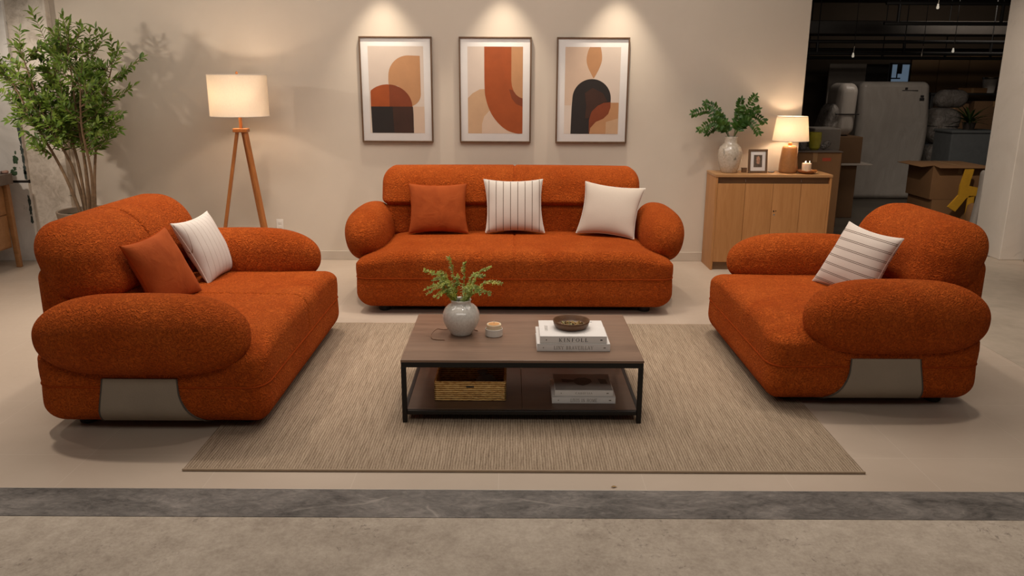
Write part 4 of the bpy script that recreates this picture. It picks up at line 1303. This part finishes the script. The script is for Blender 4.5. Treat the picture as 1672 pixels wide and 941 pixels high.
# vase and branches
cv = thing('vase', 'tall speckled cream vase standing on the oak cabinet', 'vase', (2.105, 7.79, CT))
part('body', lathe([(0, 0.003), (0.064, 0.003), (0.068, 0), (0.074, 0.006), (0.092, 0.05), (0.108, 0.11), (0.115, 0.17), (0.113, 0.21), (0.10, 0.245), (0.075, 0.27), (0.061, 0.285), (0.059, 0.32), (0.060, 0.342), (0.0575, 0.346), (0.052, 0.342), (0.052, 0.29), (0.09, 0.24), (0.105, 0.18), (0.08, 0.06), (0.05, 0.015), (0, 0.015)], 48), M['cream_glaze'], cv, angle=None)
br = thing('branch_bunch', 'dark green leafy branches in the cream vase on the cabinet', 'greenery', (2.105, 7.79, CT + 0.2))
rnd = random.Random(5)
for (tx, ty, tz, bow) in ((-0.39, -0.05, 0.36, 0.12), (-0.26, 0.02, 0.46, 0.08), (-0.33, -0.08, 0.21, 0.10), (-0.22, 0.05, 0.17, 0.09), (0.06, -0.04, 0.49, 0.03), (0.20, 0.0, 0.52, 0.04), (0.22, -0.06, 0.40, 0.06), (0.29, -0.05, 0.29, 0.13), (0.23, -0.10, 0.19, 0.12), (0.10, 0.06, 0.40, 0.05), (-0.16, -0.02, 0.35, 0.06), (0.14, -0.08, 0.30, 0.06), (-0.13, -0.09, 0.25, 0.05)):
    an = math.atan2(ty, tx)
    b = Vector((0.032 * math.cos(an), 0.032 * math.sin(an), 0.148))
    tip = Vector((tx, ty, tz))
    mid = b.lerp(tip, 0.5) + Vector((0, 0, bow))
    pts = spline([b * 0.6 + Vector((0, 0, -0.06)), b, mid, tip], 8)
    L = len(pts)
    gs = [tube(pts, [0.0032 - 0.002 * k / L for k in range(L)], 5)]
    for k in range(11, L):
        for s in (-1, 1):
            t_ = (pts[k] - pts[k - 1]).normalized()
            side = t_.cross(Vector((rnd.uniform(-.5, .5), -1, rnd.uniform(-.3, .3)))).normalized() * s
            ld = (t_ * 0.5 + side + Vector((0, rnd.uniform(-.3, .3), rnd.uniform(-.2, .2)))).normalized()
            sz = rnd.uniform(0.050, 0.080) * (1.1 - 0.45 * k / L)
            gs.append(leaf(pts[k], ld, (rnd.uniform(-.4, .4), -0.9, 0.5), sz, sz * 0.52, rnd.uniform(0, .3), 0.2))
    gs.append(leaf(pts[-1], pts[-1] - pts[-2], (0, -0.9, 0.4), 0.045, 0.02, 0.1, 0.2))
    part('branch', join(*gs), M['leaf_ruscus'], br, angle=None)

pf = thing('photo_frame', 'small brown photo frame with a white mat standing on the cabinet', 'photo frame', (2.371, 7.745, CT + 0.0015), rot=(-0.12, 0, 0.05))
w, h, fw = 0.186, 0.226, 0.020
part('frame', join(box(-w / 2, w / 2, -0.009, 0.009, 0, fw, 0.002), box(-w / 2, w / 2, -0.009, 0.009, h - fw, h, 0.002), box(-w / 2, -w / 2 + fw, -0.009, 0.009, fw, h - fw, 0.002), box(w / 2 - fw, w / 2, -0.009, 0.009, fw, h - fw, 0.002)), M['frame_wood'], pf)
part('mat_board', box(-w / 2 + fw, w / 2 - fw, -0.003, 0.004, fw, h - fw, 0.0003), M['mat_board'], pf)
part('photograph', multi((box(-0.041, 0.041, -0.0045, -0.003, 0.055, 0.172, 0.0002), 0), (([(-0.012, -0.0048, 0.09), (0.012, -0.0048, 0.085), (0.022, -0.0048, 0.13), (0.006, -0.0048, 0.165), (-0.016, -0.0048, 0.15)], [(0, 1, 2, 3, 4)]), 1)), [M['photo_a'], M['photo_b']], pf, smooth=False)
part('back_stand', xform(box(-0.025, 0.025, 0, 0.004, -0.17, 0, 0.001), Matrix.Translation((0, 0.009, 0.165)) @ Matrix.Rotation(0.33, 4, 'X')), M['frame_wood'], pf)
bx = thing('trinket_box', 'small dark brown box behind the photo frame on the cabinet', 'box', (2.262, 7.82, CT))
part('body', box(-0.022, 0.022, -0.022, 0.022, 0, 0.034, 0.002), M['oak_dark'], bx)
part('lid', box(-0.024, 0.024, -0.024, 0.024, 0.0345, 0.044, 0.003), M['frame_wood'], bx)
dsh = add_mesh('dish', lathe([(0, 0), (0.025, 0), (0.03, 0.006), (0.033, 0.014), (0.03, 0.014), (0.026, 0.007), (0, 0.006)], 28), M['grey_foam'], None, (2.52, 7.80, CT))
tag(dsh, 'tiny grey dish between the photo frame and the table lamp', 'dish')

tl = thing('table_lamp', 'small caramel ceramic table lamp with glowing cream shade on the cabinet', 'table lamp', (2.682, 7.80, CT))
part('base', lathe([(0, 0), (0.078, 0), (0.086, 0.008), (0.0885, 0.03), (0.087, 0.07), (0.080, 0.15), (0.070, 0.235), (0.064, 0.252), (0.050, 0.262), (0, 0.264)], 40), M['caramel'], tl, angle=None)
part('neck', lathe([(0, 0.262), (0.018, 0.262), (0.021, 0.275), (0.017, 0.288), (0.009, 0.294), (0.007, 0.36), (0, 0.36)], 18), M['lamp_wood'], tl)
part('lamp_shade', shade(0.170, 0.142, 0.308, 0.536), M['shade'], tl, label='glowing cream tapered shade')
part('shade_rim', join(tube([(0.170 * math.cos(a * PI / 24), 0.170 * math.sin(a * PI / 24), 0.308) for a in range(48)], 0.0025, 6, closed=True), tube([(0.142 * math.cos(a * PI / 24), 0.142 * math.sin(a * PI / 24), 0.536) for a in range(48)], 0.0025, 6, closed=True)), M['cream_cord'], tl)
part('harp', join(*[tube([(0, 0, 0.50), (0.145 * math.cos(a), 0.145 * math.sin(a), 0.528)], 0.002, 6) for a in (0.3, 0.3 + 2 * PI / 3, 0.3 + 4 * PI / 3)] + [tube([(0, 0, 0.36), (0, 0, 0.545)], 0.003, 6)]), M['metal_lock'], tl)
part('bulb', shift(lathe([(0, -0.035), (0.01, -0.035), (0.02, 0.0), (0.016, 0.018), (0, 0.024)], 16), (0.024, 0, 0.41)), M['bulb'], tl)
lamp_light('table_lamp_light', (2.682, 7.79, CT + 0.415), 7, (1.0, 0.78, 0.56), 0.025)

tr = thing('tray', 'small round amber tray under the pillar candle on the cabinet', 'tray', (2.845, 7.735, CT))
part('plate', lathe([(0, 0.004), (0.05, 0.004), (0.054, 0), (0.06, 0.003), (0.088, 0.018), (0.094, 0.030), (0.091, 0.031), (0.082, 0.021), (0.056, 0.010), (0, 0.010)], 36), M['tray'], tr, angle=None)
part('rim_bead', tube([(0.0935 * math.cos(a * PI / 20), 0.0935 * math.sin(a * PI / 20), 0.0305 + 0.003 * math.sin(a * 1.3)) for a in range(40)], 0.004, 6, closed=True), M['tray'], tr)
pc = thing('pillar_candle', 'cream three-wick pillar candle standing on the amber tray', 'candle', (2.838, 7.735, CT + 0.0103))
part('wax', lathe([(0, 0), (0.042, 0), (0.0435, 0.003), (0.0435, 0.086), (0.040, 0.089), (0.036, 0.086), (0, 0.084)], 32), M['wax'], pc)
for (ax_, ay_) in ((-0.004, 0.014), (0.026, 0.0), (-0.02, -0.012)):
    wk = part('wick', tube([(ax_, ay_, 0.084), (ax_, ay_, 0.094)], 0.0012, 6), M['ink'], pc)
    part('flame', shift(lathe([(0, 0.091), (0.0035, 0.095), (0.004, 0.099), (0.002, 0.106), (0, 0.112)], 10), (ax_, ay_, 0)), M['flame'], wk)

# ------------------------------------------------------------------ sideboard at the left edge
sb = thing('sideboard', 'wooden sideboard with a grey slab top, cut by the left picture edge', 'sideboard', (-5.17, 6.90, 0), 0.0)
part('slab_top', box(-0.34, 0.38, -0.75, 0.745, 0.815, 0.915, 0.006), M['grey_slab'], sb)
part('carcass', box(-0.30, 0.30, -0.70, 0.70, 0.20, 0.8148, 0.004), M['side_wood'], sb)
part('door', join(box(0.298, 0.312, -0.68, -0.01, 0.215, 0.80, 0.003), box(0.298, 0.312, 0.0, 0.675, 0.53, 0.80, 0.003), box(0.298, 0.312, 0.0, 0.675, 0.215, 0.52, 0.003)), M['side_wood'], sb)
for sx in (-1, 1):
    for sy in (-1, 1):
        gl = rbox((0.026, 0.026, 0.407), (0.004, 0.004, 0.004), 2, (0, 0, 3))
        part('leg', deform(gl, lambda x, y, z, sx=sx, sy=sy: (x * (0.8 + 0.2 * (z + 0.407) / 0.814) + sx * 0.315 + sx * 0.02 * (1 - (z + 0.407) / 0.814), y * (0.8 + 0.2 * (z + 0.407) / 0.814) + sy * 0.715, z + 0.4075)), M['side_wood'], sb)
dv = add_mesh('vase', lathe([(0, 0), (0.09, 0), (0.10, 0.01), (0.105, 0.05), (0.08, 0.12), (0.05, 0.17), (0.045, 0.2), (0.05, 0.21), (0.04, 0.2), (0, 0.19)], 32), M['dark_vase'], None, (-4.95, 7.52, 0.9155))
tag(dv, 'dark charcoal vase on the sideboard at the left edge', 'vase')
pkd = add_mesh('folded_cloth', deform(rbox((0.034, 0.026, 0.014), (0.02, 0.02, 0.012), 6, (4, 3, 0)), lambda x, y, z: (x, y, z + 0.014 + 0.003 * math.sin(90 * x) * (1 if z > 0 else 0))), M['pink'], None, (-4.84, 7.612, 0.9155))
tag(pkd, 'dusty pink folded cloth beside the dark vase on the sideboard', 'cloth')

# ------------------------------------------------------------------ storage area behind the opening
def carton(label, x0, x1, y0, y1, z0, z1, mat, group=None, rz=0.0, flaps=False, mark=None, open_top=False):
    cx, cy = (x0 + x1) / 2, (y0 + y1) / 2
    hx, hy, h = (x1 - x0) / 2, (y1 - y0) / 2, z1 - z0
    r = thing('cardboard_box', label, 'box', (cx, cy, z0 + 0.0012), rz, group)
    part('carton', box(-hx, hx, -hy, hy, 0, h, 0.006), mat, r)
    part('tape', join(box(-0.025, 0.025, -hy - 0.001, hy + 0.001, h - 0.001, h + 0.001, 0.0005), box(-0.025, 0.025, -hy - 0.0015, -hy, h - 0.10, h, 0.0005)), M['tape'], r)
    if flaps:
        part('flap', xform(box(-hx, hx, -0.16, 0, 0, 0.006, 0.001), Matrix.Translation((0, -hy, h)) @ Matrix.Rotation(0.10, 4, 'X')), mat, r)
        part('flap', xform(box(-0.16, 0, -hy, hy, 0, 0.006, 0.001), Matrix.Translation((-hx, 0, h)) @ Matrix.Rotation(-0.12, 4, 'Y')), mat, r)
    if mark:
        part('printed_mark', box(mark[0], mark[1], -hy - 0.0015, -hy, mark[2], mark[3], 0.0003), mark[4], r)
    return r


GC = 'cardboard boxes in the storage area'
carton('light cardboard box with a red print right behind the oak cabinet', 2.90, 3.46, 8.45, 9.0, 0.0, 1.075, M['cardboard'], GC, mark=(0.08, 0.17, 0.985, 1.02, M['red_mark']))
lid = add_mesh('board', box(-0.30, 0.285, -0.29, 0.29, 0, 0.012, 0.002), M['grey_slab'], None, (3.18, 8.725, 1.0775)); tag(lid, 'dark grey board lying on the box behind the cabinet', 'board')
BT = 1.0897
tg = thing('glass_tumbler', 'yellow-green glass tumbler on the box behind the cabinet', 'glass', (3.225, 8.62, BT))
part('bowl', lathe([(0, 0), (0.035, 0), (0.055, 0.02), (0.066, 0.10), (0.064, 0.185), (0.060, 0.185), (0.061, 0.10), (0.05, 0.025), (0, 0.015)], 28), M['glass_green'], tg)
jar = add_mesh('jar', lathe([(0, 0), (0.03, 0), (0.04, 0.01), (0.042, 0.07), (0.034, 0.09), (0.036, 0.1), (0, 0.1)], 24), M['wrap_clear'], None, (3.10, 8.62, BT)); tag(jar, 'small clear jar left of the yellow-green tumbler', 'jar')
ck = rbox((0.045, 0.03, 0.045), (0.045, 0.03, 0.045), 6)
rnd = random.Random(9)
crm = add_mesh('crumpled_wrap', deform(ck, lambda x, y, z: (x * 1.0 + 0.5 * z + rnd.uniform(-.006, .006), y + rnd.uniform(-.006, .006), z + 0.052 + rnd.uniform(-.005, .005))), M['wrap_clear'], None, (3.345, 8.62, BT)); tag(crm, 'crumpled white wrap right of the yellow-green tumbler', 'wrap')
carton('upper brown carton left of the big wrapped slab', 3.98, 4.66, 10.75, 11.45, 0.737, 1.085, M['cardboard_dark'], GC)
wbd = add_mesh('board', box(-0.45, 0.45, -0.35, 0.35, 0, 0.02, 0.003), M['white_board'], None, (4.33, 11.0, 0.7165)); tag(wbd, 'flat white board sandwiched between the brown cartons', 'board')
carton('lower brown carton under the flat white board', 4.05, 4.62, 10.75, 11.4, 0.0, 0.714, M['cardboard_dark'], GC)
gbx = add_mesh('grey_tub', shift(rbox((0.17, 0.2, 0.14), (0.02, 0.02, 0.02), 3), (0, 0, 0.14)), M['grey_foam'], None, (3.93, 10.3, 0.953)); tag(gbx, 'pale grey tub behind the table lamp shade', 'tub')
carton('brown carton carrying the pale grey tub behind the lamp', 3.7, 4.1, 10.0, 10.6, 0.0, 0.95, M['cardboard_dark'], GC)


# big wrapped slab
ws = thing('wrapped_mattress', 'tall plastic-wrapped slab standing in the storage area', 'mattress', (5.86, 12.85, 0))
g = rbox((0.545, 0.32, 0.9), (0.10, 0.10, 0.09), 7, (14, 8, 26))
g = deform(g, lambda x, y, z: (x + 0.03 * math.sin(3 * z + 1) * (1 if x > 0 else 0.5) + (0.13 * smooth01(-z, 0.35, 0.9) if x > 0.3 else 0) - (0.05 * smooth01(-z, 0.2, 0.9) if x < -0.3 else 0), y + 0.012 * math.sin(9 * x + 4 * z) * (1 if y < 0 else 0), z + 0.9))
part('wrapped_slab', g, M['wrap'], ws, angle=None)
part('printed_mark', join(box(0.08, 0.32, -0.336, -0.33, 1.665, 1.675, 0.0005), box(0.12, 0.16, -0.336, -0.33, 1.68, 1.715, 0.0005), box(0.36, 0.43, -0.336, -0.33, 1.52, 1.56, 0.0005), box(0.37, 0.42, -0.336, -0.33, 1.57, 1.60, 0.0005)), M['ink'], ws)
ws2 = thing('wrapped_chair', 'plastic-wrapped backrest leaning left of the tall wrapped slab', 'wrapped seat', (4.46, 11.1, 1.0875))
g = rbox((0.135, 0.25, 0.345), (0.10, 0.12, 0.12), 7, (3, 4, 10))
part('backrest', deform(g, lambda x, y, z: (x + 0.03 * z, y, z + 0.345)), M['wrap'], ws2, angle=None)
g = rbox((0.12, 0.22, 0.21), (0.08, 0.1, 0.12), 6, (3, 3, 6))
part('drape', deform(g, lambda x, y, z: (x * (1.0 - 0.9 * (z + 0.21)) - 0.20 + 0.2 * (z + 0.21), y, z + 0.212)), M['wrap_clear'], ws2, angle=None)
part('strap', box(-0.16, 0.15, -0.262, -0.235, 0.28, 0.295, 0.002), M['dark_gap'], ws2)
# wrapped rolls on the right
for (nm, lb, x, z0, rx_, hz_) in (('wrapped_bundle', 'lower bulging plastic-wrapped bundle right of the tall slab', 6.88, 0.0, 0.25, 0.42), ('wrapped_bundle', 'upper plastic-wrapped bundle stacked on the bulging one', 6.85, 0.84, 0.23, 0.28)):
    r = thing(nm, lb, 'bundle', (x, 13.0, z0), 0, 'wrapped bundles')
    g = rbox((rx_, 0.24, hz_), (0.16, 0.16, 0.16), 8, (3, 3, 5))
    rr = random.Random(z0)
    part('wrapping', deform(g, lambda x, y, z: (x + 0.015 * math.sin(14 * z), y + 0.01 * math.sin(12 * x + 9 * z), z + hz_)), M['wrap_clear'], r, angle=None)
    part('tie', tube([(p[0] * 1.01, p[1] * 1.01, hz_ * 1.0) for p in rrect(rx_, 0.24, 0.16, 0)], 0.006, 6, closed=True), M['dark_gap'], r)
slb = thing('storage_bin', 'dark slate fabric bin stacked behind the open cardboard box', 'bin', (6.60, 11.75, 0))
part('bin_body', box(-0.36, 0.36, -0.25, 0.25, 0.0, 1.09, 0.02), M['slate_box'], slb)
part('lid', box(-0.372, 0.372, -0.262, 0.262, 1.0903, 1.13, 0.015), M['slate_box'], slb)
# dim potted plant on the bin
dp = thing('potted_plant', 'dim green plant on top of the slate bin', 'plant', (6.60, 11.75, 1.1305))
part('pot', lathe([(0, 0), (0.07, 0), (0.09, 0.1), (0.085, 0.1), (0, 0.09)], 20), M['dark_vase'], dp)
rnd = random.Random(3)
gs = []
for k in range(46):
    a = rnd.uniform(0, 2 * PI); e = rnd.uniform(0.2, 1.3)
    gs.append(leaf((0, 0, 0.09), (math.cos(a) * math.cos(e), math.sin(a) * math.cos(e), math.sin(e)), (0, 0, 1), rnd.uniform(0.2, 0.38), 0.035, 0.4, 0.2))
part('foliage', join(*gs), M['leaf_dark'], dp)
# boxes at right
carton('bottom cardboard box of the stack beside the column', 5.40, 6.05, 10.2, 10.85, 0.0, 0.33, M['cardboard'], GC)
carton('open-flapped cardboard box on top of the stack beside the column', 5.36, 6.05, 10.2, 10.85, 0.3315, 0.765, M['cardboard'], GC, flaps=True)
yb = thing('yellow_board', 'bent yellow board propped against the cardboard boxes', 'board', (5.66, 9.96, 0.0))
g = prism([(-0.016, 0.745), (0.084, 0.747), (0.05, 0.542), (0.187, 0.515), (0.194, 0.427), (0.038, 0.388), (-0.078, 0.215), (-0.178, 0.275), (-0.061, 0.426), (-0.058, 0.542)], 0.03)
part('panel', g, M['yellow'], yb, smooth=False)
part('prop', box(0.06, 0.14, 0.0, 0.028, 0.0, 0.42, 0.004), M['yellow'], yb)
rl = add_mesh('paper_roll', join(lathe([(0, 0), (0.08, 0), (0.092, 0.012), (0.095, 0.20), (0.08, 0.33), (0.05, 0.355), (0, 0.357)], 24)), M['cardboard'], None, (5.68, 9.72, 0)); tag(rl, 'tan upright roll in front of the yellow board', 'roll')
fs = add_mesh('foam_slab', deform(rbox((0.035, 0.05, 0.42), (0.03, 0.04, 0.06), 5, (0, 1, 6)), lambda x, y, z: (x + 0.05 * z + 0.01 * math.sin(8 * z), y, z + 0.42)), M['grey_foam'], None, (5.29, 9.0, 0)); tag(fs, 'pale grey slab leaning by the white column', 'slab')
# rear shelf and clutter
sh = thing('storage_shelf', 'dark shelf running along the rear of the storage area', 'shelf', (8.75, 15.6, 0))
part('board', box(-0.95, 0.95, -0.3, 0.3, 1.56, 1.60, 0.004), M['pipe'], sh)
for sx in (-0.9, 0.9):
    part('upright', box(sx - 0.03, sx + 0.03, -0.28, 0.28, 0, 1.56, 0.004), M['pipe'], sh)
part('lower_board', box(-0.87, 0.87, -0.3, 0.3, 0.75, 0.78, 0.004), M['pipe'], sh)
bk_ = thing('bucket', 'white bucket with lid standing on the rear storage shelf', 'bucket', (8.98, 15.5, 1.6005))
part('body', lathe([(0, 0), (0.10, 0), (0.125, 0.26), (0.12, 0.262), (0, 0.26)], 26), M['bucket'], bk_)
part('lid', lathe([(0.13, 0.25), (0.133, 0.256), (0.133, 0.285), (0, 0.288)], 26), M['chrome'], bk_)
carton('flat brown carton lying on the rear storage shelf', 8.35, 8.9, 15.4, 15.8, 1.6005, 1.69, M['cardboard'], GC)
carton('brown carton on the lower rear shelf', 8.05, 8.6, 15.4, 15.8, 0.7805, 1.40, M['cardboard_dark'], GC)
carton('wide dark carton on the lower rear shelf', 8.7, 9.45, 15.4, 15.8, 0.7805, 1.45, M['cardboard_dark'], GC)
wb = add_mesh('wrapped_bundle', deform(rbox((0.25, 0.15, 0.14), (0.14, 0.13, 0.13), 7), lambda x, y, z: (x + 0.01 * math.sin(20 * z), y, z + 0.14)), M['wrap_clear'], None, (6.95, 13.0, 1.4005)); tag(wb, 'small wrapped bundle topping the wrapped stack', 'bundle', 'wrapped bundles')
for k, (x0, x1, lb) in enumerate(((7.965, 8.5, 'left brown sheet leaning on the rear storage wall'), (8.51, 9.1, 'middle brown sheet on the rear storage wall'), (9.11, 9.9, 'right brown sheet on the rear storage wall'))):
    o = add_mesh('cardboard_sheet', box(x0, x1, 16.52 - 0.01 * k, 16.56 - 0.01 * k, 0.0, 2.28 + 0.01 * k, 0.004), M['board'], None); tag(o, lb, 'sheet', 'brown sheets on the rear wall')
o = add_mesh('panel_board', box(5.92, 6.61, 15.45, 15.5, 0.0, 2.12, 0.005), M['white_board'], None); tag(o, 'pale grey board standing at the rear left of the storage area', 'board')
o = add_mesh('panel_board', box(6.68, 7.19, 15.8, 15.85, 0.0, 2.12, 0.005), M['duct'], None); tag(o, 'dark grey board beside the bluish window', 'board')
wn = thing('window_1', 'bluish lit window at the back of the storage area', 'window', (7.75, 16.55, 1.55)); wn['kind'] = 'structure'
part('pane', box(-0.17, 0.18, -0.02, 0.0, -0.2, 0.58, 0.002), M['blue_window'], wn)
part('window_frame', join(box(-0.20, -0.17, -0.04, 0.01, -0.2, 0.61, 0.002), box(0.18, 0.21, -0.04, 0.01, -0.2, 0.61, 0.002), box(-0.20, 0.21, -0.04, 0.01, 0.58, 0.61, 0.002)), M['pipe'], wn)
part('handle', join(box(-0.07, 0.03, -0.045, -0.02, 0.40, 0.58, 0.008), box(-0.17, 0.01, -0.045, -0.02, 0.30, 0.325, 0.003), box(-0.07, -0.05, -0.04, -0.02, 0.31, 0.45, 0.003)), M['pipe'], wn)
# pipes and trusses under the storage ceiling
tb = add_mesh('duct', box(-3.4, 3.4, -0.30, 0.30, 0, 0.22, 0.02), M['duct'], None, (6.6, 14.2, 2.56)); tag(tb, 'long dull duct running across under the storage ceiling', 'duct')
def truss(label, y, z, h, x0, x1, posts):
    r = thing('pipe_rack', label, 'pipes', ((x0 + x1) / 2, y, z), 0, 'black pipe racks under the storage ceiling')
    c = (x0 + x1) / 2
    part('rail', tube([(x0 - c, 0, 0), (x1 - c, 0, 0.0)], 0.028, 8), M['pipe'], r)
    part('rail', tube([(x0 - c, 0, h), (x1 - c, 0, h)], 0.028, 8), M['pipe'], r)
    for p in posts:
        part('post', tube([(p - c, 0, 0), (p - c, 0, h)], 0.022, 8), M['pipe'], r)
        part('hanger', tube([(p - c, 0, h), (p - c, 0, 3.3 - z)], 0.008, 6), M['pipe'], r)
    return r
truss('lower black pipe rack far back under the storage ceiling', 14.6, 2.20, 0.14, 4.2, 9.6, (5.2, 6.5, 7.6, 8.4, 9.1))
truss('upper black pipe rack nearest the opening', 12.2, 2.62, 0.28, 5.4, 8.2, (5.6, 7.1, 8.0))
truss('black pipe rack in the middle of the storage ceiling', 13.4, 2.24, 0.18, 4.0, 8.8, (4.9, 6.3, 7.7))
for k, (x, y, z, lb) in enumerate(((5.41, 13.2, 2.19, 'small pendant bulb left above the tall wrapped slab'), (6.99, 13.2, 2.27, 'small pendant bulb right of the bluish window'), (5.85, 11.6, 2.79, 'small pendant bulb high near the opening'), (6.50, 13.2, 2.20, 'dim pendant between the two brighter bulbs'))):
    p = thing('pendant_bulb', lb, 'lamp', (x, y, z), 0, 'small pendant bulbs in the storage area')
    part('stem', tube([(0, 0, 0.05), (0.008, 0, 0.15)], 0.006, 6), M['chrome'], p)
    part('cord', tube([(0.008, 0, 0.15), (0.0, 0, 3.3 - z)], 0.005, 6), M['pipe'], p)
    part('bulb', lathe([(0, -0.022), (0.014, -0.018), (0.02, 0.0), (0.015, 0.02), (0.01, 0.05), (0, 0.05)], 16), M['store_bulb'] if k != 3 else M['chrome'], p)
# box at the right edge
bxr = carton('plain cardboard box in front of the white column, cut by the right picture edge', 5.29, 5.85, 7.55, 8.05, 0.0, 0.40, M['cardboard'])
# crumb on the floor by the strip
lf = add_mesh('dry_leaf', join(leaf((0, 0, 0.002), (1, 0.2, 0.05), (0, 0, 1), 0.03, 0.014, 0.05, 0.4)), M['dried'], None, (0.455, 3.285, 0.0008)); tag(lf, 'tiny dry leaf lying by the metal floor edge', 'leaf')
